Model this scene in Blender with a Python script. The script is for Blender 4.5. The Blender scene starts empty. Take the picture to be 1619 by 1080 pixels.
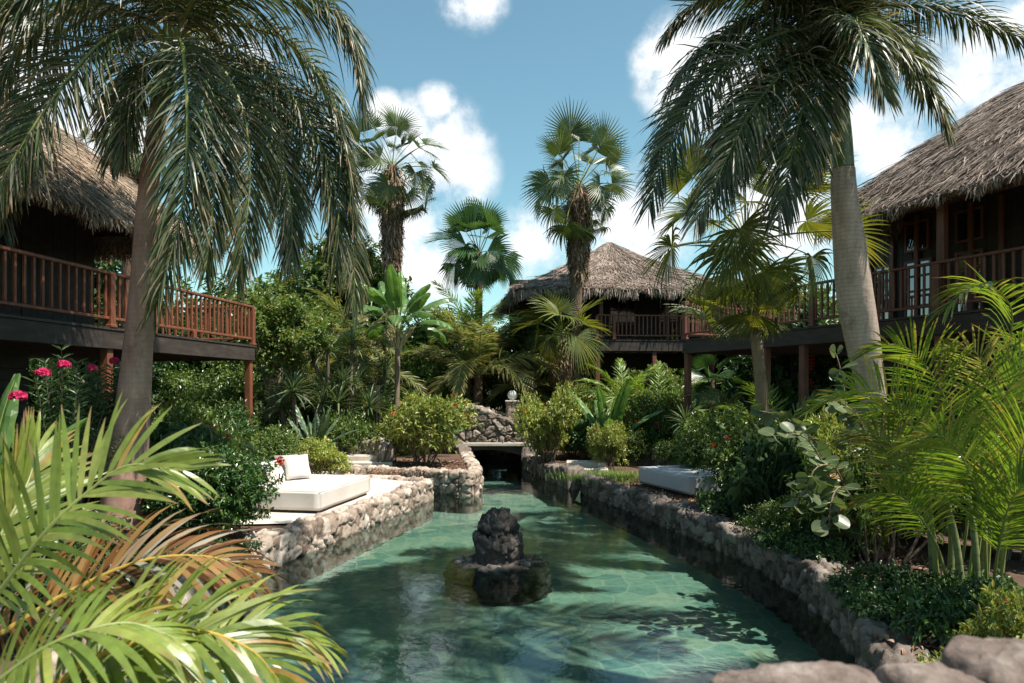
import bpy, math, random
import numpy as np
from mathutils import Vector, Matrix, Euler
from mathutils.geometry import tessellate_polygon

# ---------------------------------------------------------------- camera, sky, sun, exposure
SC = bpy.context.scene
COL = SC.collection
FPX, CXP, HOR, EYE = 1100.0, 809.5, 615.0, 2.6      # focal length in photo pixels, centre column, horizon row, eye height over the water

cam_d = bpy.data.cameras.new('camera')
cam = bpy.data.objects.new('camera', cam_d)
COL.objects.link(cam)
cam.location = (0, 0, EYE)
cam.rotation_euler = (math.radians(90), 0, 0)
cam_d.sensor_width = 36
cam_d.lens = 36 * FPX / 1619
cam_d.shift_y = 75.0 / 1619
cam_d.clip_start = 0.05
cam_d.clip_end = 2000
cam_d.dof.use_dof = True
cam_d.dof.focus_distance = 13
cam_d.dof.aperture_fstop = 3.2
SC.camera = cam

SUN_EL, SUN_AZ = 60.0, 116.0           # elevation, azimuth clockwise from straight ahead (+Y)
to_sun = Vector((math.sin(math.radians(SUN_AZ)) * math.cos(math.radians(SUN_EL)),
                 math.cos(math.radians(SUN_AZ)) * math.cos(math.radians(SUN_EL)), math.sin(math.radians(SUN_EL))))
sun_d = bpy.data.lights.new('sun', 'SUN')
sun_d.energy = 5.0
sun_d.angle = math.radians(0.5)
sun_d.color = (1.0, 0.93, 0.82)
sun = bpy.data.objects.new('sun', sun_d)
COL.objects.link(sun)
sun.rotation_euler = to_sun.to_track_quat('Z', 'Y').to_euler()

SC.view_settings.view_transform = 'Standard'
SC.view_settings.look = 'None'
SC.view_settings.exposure = 0.78
SC.view_settings.gamma = 1.0
SC.cycles.max_bounces = 10
SC.cycles.diffuse_bounces = 4
SC.cycles.glossy_bounces = 4
SC.cycles.transmission_bounces = 6
SC.cycles.transparent_max_bounces = 12
SC.cycles.caustics_reflective = False
SC.cycles.caustics_refractive = False
SC.cycles.sample_clamp_indirect = 8.0


def build_world():
    w = bpy.data.worlds.new('World')
    SC.world = w
    w.use_nodes = True
    nt = w.node_tree
    N, L = nt.nodes, nt.links
    N.clear()
    out = N.new('ShaderNodeOutputWorld')
    bg = N.new('ShaderNodeBackground')
    bg.inputs['Strength'].default_value = 0.138
    L.new(bg.outputs[0], out.inputs[0])
    sky = N.new('ShaderNodeTexSky')
    sky.sky_type = 'NISHITA'
    sky.sun_disc = False
    sky.sun_elevation = math.radians(SUN_EL)
    sky.sun_rotation = math.radians(SUN_AZ)
    sky.air_density = 1.0
    sky.dust_density = 0.6
    sky.ozone_density = 1.2
    tint = N.new('ShaderNodeMix'); tint.data_type = 'RGBA'; tint.blend_type = 'MULTIPLY'
    tint.inputs[0].default_value = 1.0
    tint.inputs[7].default_value = (0.69, 0.87, 0.715, 1)
    L.new(sky.outputs[0], tint.inputs[6])
    tc = N.new('ShaderNodeTexCoord')
    # clouds: puffs fixed at directions of the sky, broken up by noise
    wob = N.new('ShaderNodeTexNoise'); wob.inputs['Scale'].default_value = 8.0; wob.inputs['Detail'].default_value = 7; wob.inputs['Roughness'].default_value = .62
    L.new(tc.outputs['Generated'], wob.inputs['Vector'])
    fine = N.new('ShaderNodeTexNoise'); fine.inputs['Scale'].default_value = 26.0; fine.inputs['Detail'].default_value = 8; fine.inputs['Roughness'].default_value = .65
    L.new(tc.outputs['Generated'], fine.inputs['Vector'])
    puffs = [(700, 230, 62), (640, 300, 75), (705, 272, 62), (692, 170, 30), (655, 215, 48), (612, 180, 28), (655, 350, 72),
             (755, -2, 40), (720, 10, 26), (1090, 105, 70), (1035, 92, 34), (1150, 140, 70), (1400, 235, 60), (1365, 215, 45), (1570, 125, 90), (1619, 30, 70),
             (960, 350, 62), (1012, 355, 75), (858, 385, 58), (690, 425, 60), (640, 418, 40), (60, 190, 110), (175, 215, 60),
             (330, 75, 52), (392, 82, 34), (20, 60, 50), (1240, 330, 100), (60, -900, 400), (-900, 100, 260)]
    prev = None
    for px, py, r in puffs:
        d = Vector(((px - CXP) / FPX, 1, (HOR - py) / FPX)); k = d.length; d.normalize()
        vd = N.new('ShaderNodeVectorMath'); vd.operation = 'DISTANCE'
        L.new(tc.outputs['Generated'], vd.inputs[0]); vd.inputs[1].default_value = d
        mr = N.new('ShaderNodeMapRange')
        mr.inputs[1].default_value = 0.0; mr.inputs[2].default_value = r / FPX / k * 1.6
        mr.inputs[3].default_value = 1.0; mr.inputs[4].default_value = 0.0
        L.new(vd.outputs['Value'], mr.inputs[0])
        if prev is None:
            prev = mr.outputs[0]
        else:
            mx = N.new('ShaderNodeMath'); mx.operation = 'MAXIMUM'
            L.new(prev, mx.inputs[0]); L.new(mr.outputs[0], mx.inputs[1]); prev = mx.outputs[0]
    a = N.new('ShaderNodeMath'); a.operation = 'MULTIPLY_ADD'; a.inputs[1].default_value = 3.6; a.inputs[2].default_value = -2.55
    L.new(wob.outputs[0], a.inputs[0])
    b = N.new('ShaderNodeMath'); b.operation = 'MULTIPLY_ADD'; b.inputs[1].default_value = 1.7
    L.new(fine.outputs[0], b.inputs[0]); L.new(a.outputs[0], b.inputs[2])
    rt = N.new('ShaderNodeMath'); rt.operation = 'POWER'; rt.inputs[1].default_value = .6
    L.new(prev, rt.inputs[0])
    c = N.new('ShaderNodeMath'); c.operation = 'MULTIPLY_ADD'
    L.new(rt.outputs[0], c.inputs[0]); L.new(b.outputs[0], c.inputs[1]); L.new(prev, c.inputs[2])
    dens = N.new('ShaderNodeMapRange'); dens.interpolation_type = 'SMOOTHSTEP'
    dens.inputs[1].default_value = .12; dens.inputs[2].default_value = 1.0
    L.new(c.outputs[0], dens.inputs[0])
    shade = N.new('ShaderNodeValToRGB')
    shade.color_ramp.elements[0].position = .35; shade.color_ramp.elements[0].color = (4.2, 4.5, 4.8, 1)
    shade.color_ramp.elements[1].position = .62; shade.color_ramp.elements[1].color = (5.2, 5.25, 5.25, 1)
    L.new(wob.outputs[0], shade.inputs[0])
    mix = N.new('ShaderNodeMix'); mix.data_type = 'RGBA'
    L.new(dens.outputs[0], mix.inputs[0]); L.new(tint.outputs[2], mix.inputs[6]); L.new(shade.outputs[0], mix.inputs[7])
    L.new(mix.outputs[2], bg.inputs['Color'])


build_world()

# ---------------------------------------------------------------- helpers
rng = np.random.default_rng(11)
random.seed(11)
UP = np.array([0., 0., 1.])


def P(px, py, d):
    """photo pixel + distance -> point in the place"""
    return np.array([(px - CXP) * d / FPX, d, EYE - (py - HOR) * d / FPX])


def nrm(v):
    return v / np.maximum(np.linalg.norm(v, axis=-1, keepdims=True), 1e-9)


class MB:
    """collects faces, then links them as ONE mesh object"""

    def __init__(s):
        s.v, s.q, s.t, s.mq, s.mt, s.n, s.col, s.has = [], [], [], [], [], 0, [], False

    def add(s, v, q=None, t=None, mi=0, col=None):
        v = np.asarray(v, float).reshape(-1, 3)
        if q is not None and len(q):
            q = np.asarray(q, int).reshape(-1, 4); s.q.append(q + s.n); s.mq.append(np.full(len(q), mi))
        if t is not None and len(t):
            t = np.asarray(t, int).reshape(-1, 3); s.t.append(t + s.n); s.mt.append(np.full(len(t), mi))
        s.v.append(v); s.n += len(v)
        s.has = s.has or col is not None
        s.col.append(np.zeros((len(v), 4)) if col is None else col)

    def mesh(s, name, mats, origin=(0, 0, 0), smooth=False):
        v = np.concatenate(s.v) - np.asarray(origin, float)
        q = np.concatenate(s.q) if s.q else np.zeros((0, 4), int)
        t = np.concatenate(s.t) if s.t else np.zeros((0, 3), int)
        me = bpy.data.meshes.new(name)
        me.vertices.add(len(v)); me.vertices.foreach_set('co', v.astype(np.float32).ravel())
        nl = q.size + t.size
        me.loops.add(nl); me.loops.foreach_set('vertex_index', np.concatenate([q.ravel(), t.ravel()]).astype(np.int32))
        me.polygons.add(len(q) + len(t))
        ls = np.concatenate([np.arange(len(q)) * 4, q.size + np.arange(len(t)) * 3]).astype(np.int32)
        me.polygons.foreach_set('loop_start', ls)
        mi = np.concatenate([x for x in (s.mq + s.mt)]).astype(np.int32)
        me.polygons.foreach_set('material_index', mi)
        me.polygons.foreach_set('use_smooth', np.full(len(mi), bool(smooth)))
        if not isinstance(mats, (list, tuple)): mats = [mats]
        for m in mats: me.materials.append(m)
        if s.has:
            at = me.attributes.new('stone', 'FLOAT_COLOR', 'POINT')
            at.data.foreach_set('color', np.concatenate(s.col).astype(np.float32).ravel())
        me.update(calc_edges=True)
        return me

    def build(s, name, mats, parent=None, origin=(0, 0, 0), smooth=False):
        me = s.mesh(name, mats, origin, smooth)
        o = bpy.data.objects.new(name, me)
        COL.objects.link(o)
        if parent is not None: o.parent = parent
        else: o.location = tuple(origin)
        return o


def thing(name, label, cat, loc=(0, 0, 0), rz=0.0, group=None, scale=1.0):
    o = bpy.data.objects.new(name, None)
    COL.objects.link(o)
    o.empty_display_size = .2
    o.location = tuple(loc); o.rotation_euler = (0, 0, rz)
    o.scale = (scale,) * 3 if np.isscalar(scale) else tuple(scale)
    tag(o, label, cat, group)
    return o


def tag(o, label=None, cat=None, group=None, kind=None):
    if label: o['label'] = label
    if cat: o['category'] = cat
    if group: o['group'] = group
    if kind: o['kind'] = kind
    return o


def dup(root, label, loc=None, rz=None, scale=None, group=None):
    r = root.copy(); COL.objects.link(r)
    r['label'] = label
    if loc is not None: r.location = tuple(loc)
    if rz is not None: r.rotation_euler = (0, 0, rz)
    if scale is not None: r.scale = (scale,) * 3 if np.isscalar(scale) else tuple(scale)
    if group: r['group'] = group
    for ch in list(root.children):
        c = ch.copy(); COL.objects.link(c); c.parent = r
        for g in list(ch.children):
            d = g.copy(); COL.objects.link(d); d.parent = c
    return r


def part(name, me, parent, mat=None):
    o = bpy.data.objects.new(name, me)
    COL.objects.link(o); o.parent = parent
    if mat is not None: o.matrix_local = mat
    return o


# ---- geometry
def catmull(c, n):
    c = np.asarray(c, float)
    p = np.vstack([2 * c[0] - c[1], c, 2 * c[-1] - c[-2]])
    k = len(c) - 1
    t = np.linspace(0, k, n); i = np.minimum(t.astype(int), k - 1); f = (t - i)[:, None]
    a, b, d, e = p[i], p[i + 1], p[i + 2], p[i + 3]
    q = .5 * (2 * b + (d - a) * f + (2 * a - 5 * b + 4 * d - e) * f ** 2 + (3 * b - a - 3 * d + e) * f ** 3)
    s = np.concatenate([[0], np.cumsum(np.linalg.norm(np.diff(q, axis=0), axis=1))])
    u = np.linspace(0, s[-1], n)
    return np.stack([np.interp(u, s, q[:, j]) for j in range(q.shape[1])], 1)


def tube(mb, pts, rad, sides=8, mi=0, cap=True):
    pts = np.asarray(pts, float); n = len(pts)
    rad = np.broadcast_to(np.asarray(rad, float), (n,))
    T = nrm(np.gradient(pts, axis=0))
    a = np.array([1., 0, 0]) if abs(T[0][0]) < .8 else np.array([0, 1., 0])
    u = nrm(np.cross(T[0], a)); U = []
    for i in range(n):
        u = nrm(u - T[i] * np.dot(u, T[i])); U.append(u)
    U = np.array(U); V = np.cross(T, U)
    th = np.linspace(0, 2 * np.pi, sides, endpoint=False)
    ring = (U[:, None] * np.cos(th)[None, :, None] + V[:, None] * np.sin(th)[None, :, None]) * rad[:, None, None] + pts[:, None]
    i = np.arange(n - 1)[:, None] * sides; j = np.arange(sides)[None]; k = (j + 1) % sides
    q = np.stack([i + j, i + k, i + sides + k, i + sides + j], -1).reshape(-1, 4)
    v = ring.reshape(-1, 3); t = None
    if cap:
        v = np.vstack([v, pts[0], pts[-1]])
        jj = np.arange(sides); kk = (jj + 1) % sides
        t = np.vstack([np.stack([kk, jj, np.full(sides, n * sides)], 1),
                       np.stack([jj + (n - 1) * sides, kk + (n - 1) * sides, np.full(sides, n * sides + 1)], 1)])
    mb.add(v, q, t, mi)


def lathe(mb, prof, sides=20, c=(0, 0, 0), mi=0):
    prof = np.asarray(prof, float)
    th = np.linspace(0, 2 * np.pi, sides, endpoint=False)
    v = np.stack([prof[:, 0][:, None] * np.cos(th), prof[:, 0][:, None] * np.sin(th), np.repeat(prof[:, 1][:, None], sides, 1)], -1) + np.asarray(c)
    n = len(prof)
    i = np.arange(n - 1)[:, None] * sides; j = np.arange(sides)[None]; k = (j + 1) % sides
    mb.add(v.reshape(-1, 3), np.stack([i + j, i + k, i + sides + k, i + sides + j], -1).reshape(-1, 4), None, mi)


def box(mb, c, size, fx=None, mi=0, ch=0.0):
    """box centred at c; fx = (x axis, y axis, z axis) rows; ch = chamfer of the vertical+horizontal edges"""
    h = np.asarray(size, float) / 2
    A = np.eye(3) if fx is None else np.asarray(fx, float)
    if ch <= 0:
        s = np.array([[x, y, z] for x in (-1, 1) for y in (-1, 1) for z in (-1, 1)], float) * h
        q = [[0, 1, 3, 2], [4, 6, 7, 5], [0, 4, 5, 1], [2, 3, 7, 6], [0, 2, 6, 4], [1, 5, 7, 3]]
        mb.add(s @ A + np.asarray(c), q, None, mi); return
    k = ch
    v = []
    for x in (-1, 1):
        for y in (-1, 1):
            for z in (-1, 1):
                v += [[x * h[0], y * (h[1] - k), z * (h[2] - k)], [x * (h[0] - k), y * h[1], z * (h[2] - k)], [x * (h[0] - k), y * (h[1] - k), z * h[2]]]
    v = np.array(v)
    I = lambda x, y, z, a: ((x * 2 + y) * 2 + z) * 3 + a
    q = [[I(x, 0, 0, 0), I(x, 1, 0, 0), I(x, 1, 1, 0), I(x, 0, 1, 0)][::(1 if x else -1)] for x in (0, 1)]
    q += [[I(0, y, 0, 1), I(0, y, 1, 1), I(1, y, 1, 1), I(1, y, 0, 1)][::(1 if y else -1)] for y in (0, 1)]
    q += [[I(0, 0, z, 2), I(1, 0, z, 2), I(1, 1, z, 2), I(0, 1, z, 2)][::(1 if z else -1)] for z in (0, 1)]
    for z in (0, 1):
        for y in (0, 1): q.append([I(0, y, z, 1), I(1, y, z, 1), I(1, y, z, 2), I(0, y, z, 2)])
        for x in (0, 1): q.append([I(x, 0, z, 0), I(x, 1, z, 0), I(x, 1, z, 2), I(x, 0, z, 2)])
    for x in (0, 1):
        for y in (0, 1): q.append([I(x, y, 0, 0), I(x, y, 1, 0), I(x, y, 1, 1), I(x, y, 0, 1)])
    t = [[I(x, y, z, 0), I(x, y, z, 1), I(x, y, z, 2)] for x in (0, 1) for y in (0, 1) for z in (0, 1)]
    mb.add(v @ A + np.asarray(c), q, t, mi)


def bar(mb, a, b, w, h, mi=0, ch=0.0):
    """square bar from a to b, w wide and h high"""
    a, b = np.asarray(a, float), np.asarray(b, float)
    x = nrm(b - a)
    y = nrm(np.cross(UP, x)) if abs(x[2]) < .99 else np.array([1., 0, 0])
    z = np.cross(x, y)
    box(mb, (a + b) / 2, (np.linalg.norm(b - a), w, h), (x, y, z), mi, ch)


def ribbons(mb, C, W, mi=0, tip=None):
    N, S = C.shape[:2]
    if tip is not None:                      # remember how far along the leaflet each point lies, and a number per leaflet
        f = np.broadcast_to(np.linspace(0, 1, S)[None, :, None], (N, S, 2)); r = np.broadcast_to(tip[:, None, None], (N, S, 2))
        tip = np.stack([f, r, f * 0, f * 0 + 1], -1).reshape(-1, 4)
    v = np.stack([C - W, C + W], 2).reshape(-1, 3)
    a = (np.arange(N)[:, None] * S + np.arange(S - 1)[None]) * 2
    mb.add(v, np.stack([a, a + 1, a + 3, a + 2], -1).reshape(-1, 4), None, mi, tip)


def ribbons3(mb, C, W, D, mi=0):
    """like ribbons, with a folded midrib: D is the drop of the midline"""
    N, S = C.shape[:2]
    v = np.stack([C - W, C - D, C + W], 2).reshape(-1, 3)
    a = (np.arange(N)[:, None] * S + np.arange(S - 1)[None]) * 3
    q = np.concatenate([np.stack([a + k, a + 1 + k, a + 4 + k, a + 3 + k], -1).reshape(-1, 4) for k in (0, 1)])
    mb.add(v, q, None, mi)


def leaves(mb, pos, d, n, L, W, fold=.25, curl=.15, mi=0):
    """one folded leaf of six corners at each pos, pointing along d, upper face n"""
    pos, d = np.asarray(pos, float), nrm(np.asarray(d, float))
    s = nrm(np.cross(d, n)); n = np.cross(s, d)
    L = np.broadcast_to(L, (len(pos),))[:, None]; W = np.broadcast_to(W, (len(pos),))[:, None]
    f = fold * W * .5
    b = pos
    l1 = pos + d * L * .32 + s * W * .5 + n * f; r1 = pos + d * L * .32 - s * W * .5 + n * f
    l2 = pos + d * L * .7 + s * W * .36 + n * (f * .7 - curl * L * .3); r2 = pos + d * L * .7 - s * W * .36 + n * (f * .7 - curl * L * .3)
    t = pos + d * L - n * curl * L
    v = np.stack([b, l1, l2, t, r2, r1], 1).reshape(-1, 3)
    a = np.arange(len(pos))[:, None] * 6
    mb.add(v, np.vstack([a + [0, 3, 2, 1], a + [0, 5, 4, 3]]), None, mi)


def rand_dir(n, g=None):
    v = (g or rng).normal(size=(n, 3))
    return nrm(v)


# ---- hashes, cells and smooth noise for rough stone
def _hash(i, k):
    h = (i[..., 0].astype(np.int64) * 73856093) ^ (i[..., 1].astype(np.int64) * 19349663) ^ (i[..., 2].astype(np.int64) * 83492791) ^ (k * 2654435761)
    h = (h ^ (h >> 13)) * 1274126177 & 0xffffffff
    h = (h ^ (h >> 16)) * 2246822519 & 0xffffffff
    return ((h ^ (h >> 15)) & 0xffffff) / float(0x1000000)


def cells(p, size, seed=0):
    q = p / np.asarray(size, float)
    i0 = np.floor(q).astype(np.int64)
    d1 = np.full(len(p), 9.); d2 = np.full(len(p), 9.)
    cid = np.zeros((len(p), 3), np.int64); vec = np.zeros((len(p), 3))
    for x in (-1, 0, 1):
        for y in (-1, 0, 1):
            for z in (-1, 0, 1):
                c = i0 + [x, y, z]
                pt = c + .05 + .9 * np.stack([_hash(c, seed + 1), _hash(c, seed + 2), _hash(c, seed + 3)], -1)
                w = q - pt; d = np.linalg.norm(w, axis=1)
                m = d < d1
                d2 = np.where(m, d1, np.minimum(d2, d)); d1 = np.where(m, d, d1)
                cid[m] = c[m]; vec[m] = w[m]
    return d1, d2, cid, vec


_ND = np.random.default_rng(3).normal(size=(18, 3)); _NP = np.random.default_rng(4).uniform(0, 6.28, 18)


def wavy(p, f):
    """cheap smooth noise, about -1..1"""
    q = p * f
    q = q + .6 * np.sin(q[:, [1, 2, 0]] * 1.7 + 1.3)
    s = 0
    for k in range(9): s = s + np.sin(q @ _ND[k] + _NP[k])
    return s / 4.0


def stonify(v, n, size=.24, amp=.045, seed=0, rough=.012):
    """push the points of a smooth surface out into tightly fitted rubble stones; returns points and colour data"""
    s0 = float(np.min(size))
    pj = v + .3 * s0 * np.stack([wavy(v, 1.0 / s0), wavy(v + 9, 1.0 / s0), wavy(v + 21, 1.0 / s0)], 1)
    d1, d2, cid, vec = cells(pj, size, seed)
    e = np.clip((d2 - d1) / .12, 0, 1); e = e * e * (3 - 2 * e)
    r1, r2, r3, r4 = (_hash(cid, seed + k) for k in (11, 12, 13, 14))
    tilt = np.stack([r1, r2, r3], 1) * 2 - 1
    disp = amp * .75 * (e - .6) + amp * .95 * np.einsum('ij,ij->i', tilt, vec) * e + amp * .6 * (r4 - .5) * e
    f1, f2, _, fv = cells(pj + .02, s0 * .34, seed + 60)
    fe = np.clip((f2 - f1) / .3, 0, 1)
    disp = disp + amp * .30 * (fe - .6) * (.4 + .6 * e)
    disp = disp + rough * (wavy(v, 22) * .6 + np.abs(wavy(v, 48)) * .6)
    col = np.stack([r4, e, r1, np.ones_like(e)], 1)
    return v + n * disp[:, None], col


def grid_quads(nu, nv, wrap=False):
    i = np.arange(nu - 1)[:, None] * nv
    if wrap:
        j = np.arange(nv)[None]; k = (j + 1) % nv
    else:
        j = np.arange(nv - 1)[None]; k = j + 1
    return np.stack([i + j, i + nv + j, i + nv + k, i + k], -1).reshape(-1, 4)


def surf_normals(g, flip=False):
    a = np.gradient(g, axis=0); b = np.gradient(g, axis=1)
    n = nrm(np.cross(a, b))
    return -n if flip else n


# ---------------------------------------------------------------- materials
def mat(name):
    m = bpy.data.materials.new(name); m.use_nodes = True
    nt = m.node_tree; nt.nodes.clear()
    out = nt.nodes.new('ShaderNodeOutputMaterial')
    return m, nt.nodes, nt.links, out


def principled(N, rough=.6, spec=.4):
    p = N.new('ShaderNodeBsdfPrincipled')
    p.inputs['Roughness'].default_value = rough
    p.inputs['Specular IOR Level'].default_value = spec
    return p


def ramp(N, stops):
    r = N.new('ShaderNodeValToRGB')
    e = r.color_ramp.elements
    while len(e) < len(stops): e.new(.5)
    for x, (p, c) in zip(e, stops):
        x.position = p; x.color = (*c, 1)
    return r


def leaf_mat(name, stops, trans=.32, rough=.42, spec=.45, tboost=(1.5, 1.5, .7), tips=False):
    m, N, L, out = mat(name)
    g = N.new('ShaderNodeNewGeometry')
    oi = N.new('ShaderNodeObjectInfo')
    r = ramp(N, stops); L.new(g.outputs['Random Per Island'], r.inputs[0])
    tc = N.new('ShaderNodeTexCoord')
    nz = N.new('ShaderNodeTexNoise'); nz.inputs['Scale'].default_value = 2.2; nz.inputs['Detail'].default_value = 2
    L.new(tc.outputs['Object'], nz.inputs['Vector'])
    mr = N.new('ShaderNodeMapRange'); mr.inputs[1].default_value = .3; mr.inputs[2].default_value = .7; mr.inputs[3].default_value = .75; mr.inputs[4].default_value = 1.3
    L.new(nz.outputs[0], mr.inputs[0])
    ob = N.new('ShaderNodeMapRange'); ob.inputs[3].default_value = .86; ob.inputs[4].default_value = 1.14
    L.new(oi.outputs['Random'], ob.inputs[0])
    mm = N.new('ShaderNodeMath'); mm.operation = 'MULTIPLY'; L.new(mr.outputs[0], mm.inputs[0]); L.new(ob.outputs[0], mm.inputs[1])
    mul = N.new('ShaderNodeVectorMath'); mul.operation = 'SCALE'; L.new(r.outputs[0], mul.inputs[0]); L.new(mm.outputs[0], mul.inputs['Scale'])
    base = mul.outputs[0]
    if tips:                                 # dry brown ends and a fibrous grain
        at = N.new('ShaderNodeAttribute'); at.attribute_name = 'stone'
        sp = N.new('ShaderNodeSeparateColor'); L.new(at.outputs['Color'], sp.inputs[0])
        n3 = N.new('ShaderNodeTexNoise'); n3.inputs['Scale'].default_value = 24; n3.inputs['Detail'].default_value = 4; L.new(tc.outputs['Object'], n3.inputs['Vector'])
        k1 = N.new('ShaderNodeMath'); k1.operation = 'MULTIPLY_ADD'; k1.inputs[1].default_value = .30; L.new(sp.outputs[1], k1.inputs[0]); L.new(sp.outputs[0], k1.inputs[2])
        k2 = N.new('ShaderNodeMath'); k2.operation = 'MULTIPLY_ADD'; k2.inputs[1].default_value = .35; L.new(n3.outputs[0], k2.inputs[0]); L.new(k1.outputs[0], k2.inputs[2])
        km = N.new('ShaderNodeMapRange'); km.inputs[1].default_value = 1.16; km.inputs[2].default_value = 1.34; L.new(k2.outputs[0], km.inputs[0])
        gm = N.new('ShaderNodeMapRange'); gm.inputs[1].default_value = .3; gm.inputs[2].default_value = .7; gm.inputs[3].default_value = .82; gm.inputs[4].default_value = 1.18; L.new(n3.outputs[0], gm.inputs[0])
        gs = N.new('ShaderNodeVectorMath'); gs.operation = 'SCALE'; L.new(base, gs.inputs[0]); L.new(gm.outputs[0], gs.inputs['Scale'])
        tx = N.new('ShaderNodeMix'); tx.data_type = 'RGBA'; tx.inputs[7].default_value = (.30, .20, .10, 1)
        L.new(km.outputs[0], tx.inputs[0]); L.new(gs.outputs[0], tx.inputs[6]); base = tx.outputs[2]
    p = principled(N, rough, spec); L.new(base, p.inputs['Base Color'])
    t = N.new('ShaderNodeBsdfTranslucent')
    tm = N.new('ShaderNodeVectorMath'); tm.operation = 'MULTIPLY'; tm.inputs[1].default_value = tboost
    L.new(base, tm.inputs[0]); L.new(tm.outputs[0], t.inputs['Color'])
    mx = N.new('ShaderNodeMixShader'); mx.inputs[0].default_value = trans
    L.new(p.outputs[0], mx.inputs[1]); L.new(t.outputs[0], mx.inputs[2]); L.new(mx.outputs[0], out.inputs[0])
    return m


def noise_mat(name, stops, scale=(4, 4, 4), detail=6, rough=.75, bump=.25, spec=.3, dist=.02, coord='Object', nrough=.6):
    m, N, L, out = mat(name)
    tc = N.new('ShaderNodeTexCoord')
    mp = N.new('ShaderNodeMapping'); mp.inputs['Scale'].default_value = scale
    L.new(tc.outputs[coord], mp.inputs[0])
    nz = N.new('ShaderNodeTexNoise'); nz.inputs['Scale'].default_value = 1; nz.inputs['Detail'].default_value = detail; nz.inputs['Roughness'].default_value = nrough
    L.new(mp.outputs[0], nz.inputs['Vector'])
    r = ramp(N, stops); L.new(nz.outputs[0], r.inputs[0])
    p = principled(N, rough, spec); L.new(r.outputs[0], p.inputs['Base Color'])
    if bump:
        b = N.new('ShaderNodeBump'); b.inputs['Strength'].default_value = bump; b.inputs['Distance'].default_value = dist
        L.new(nz.outputs[0], b.inputs['Height']); L.new(b.outputs[0], p.inputs['Normal'])
    L.new(p.outputs[0], out.inputs[0])
    return m


def island_mat(name, stops, rough=.8, trans=0.0, spec=.2):
    m, N, L, out = mat(name)
    g = N.new('ShaderNodeNewGeometry'); r = ramp(N, stops); L.new(g.outputs['Random Per Island'], r.inputs[0])
    tc = N.new('ShaderNodeTexCoord'); nz = N.new('ShaderNodeTexNoise'); nz.inputs['Scale'].default_value = 1.7; nz.inputs['Detail'].default_value = 5
    L.new(tc.outputs['Object'], nz.inputs['Vector'])
    mr = N.new('ShaderNodeMapRange'); mr.inputs[1].default_value = .3; mr.inputs[2].default_value = .7; mr.inputs[3].default_value = .72; mr.inputs[4].default_value = 1.25
    L.new(nz.outputs[0], mr.inputs[0])
    mul = N.new('ShaderNodeVectorMath'); mul.operation = 'SCALE'; L.new(r.outputs[0], mul.inputs[0]); L.new(mr.outputs[0], mul.inputs['Scale'])
    p = principled(N, rough, spec); L.new(mul.outputs[0], p.inputs['Base Color'])
    if trans:
        t = N.new('ShaderNodeBsdfTranslucent'); L.new(mul.outputs[0], t.inputs['Color'])
        mx = N.new('ShaderNodeMixShader'); mx.inputs[0].default_value = trans
        L.new(p.outputs[0], mx.inputs[1]); L.new(t.outputs[0], mx.inputs[2]); L.new(mx.outputs[0], out.inputs[0])
    else:
        L.new(p.outputs[0], out.inputs[0])
    return m


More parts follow.
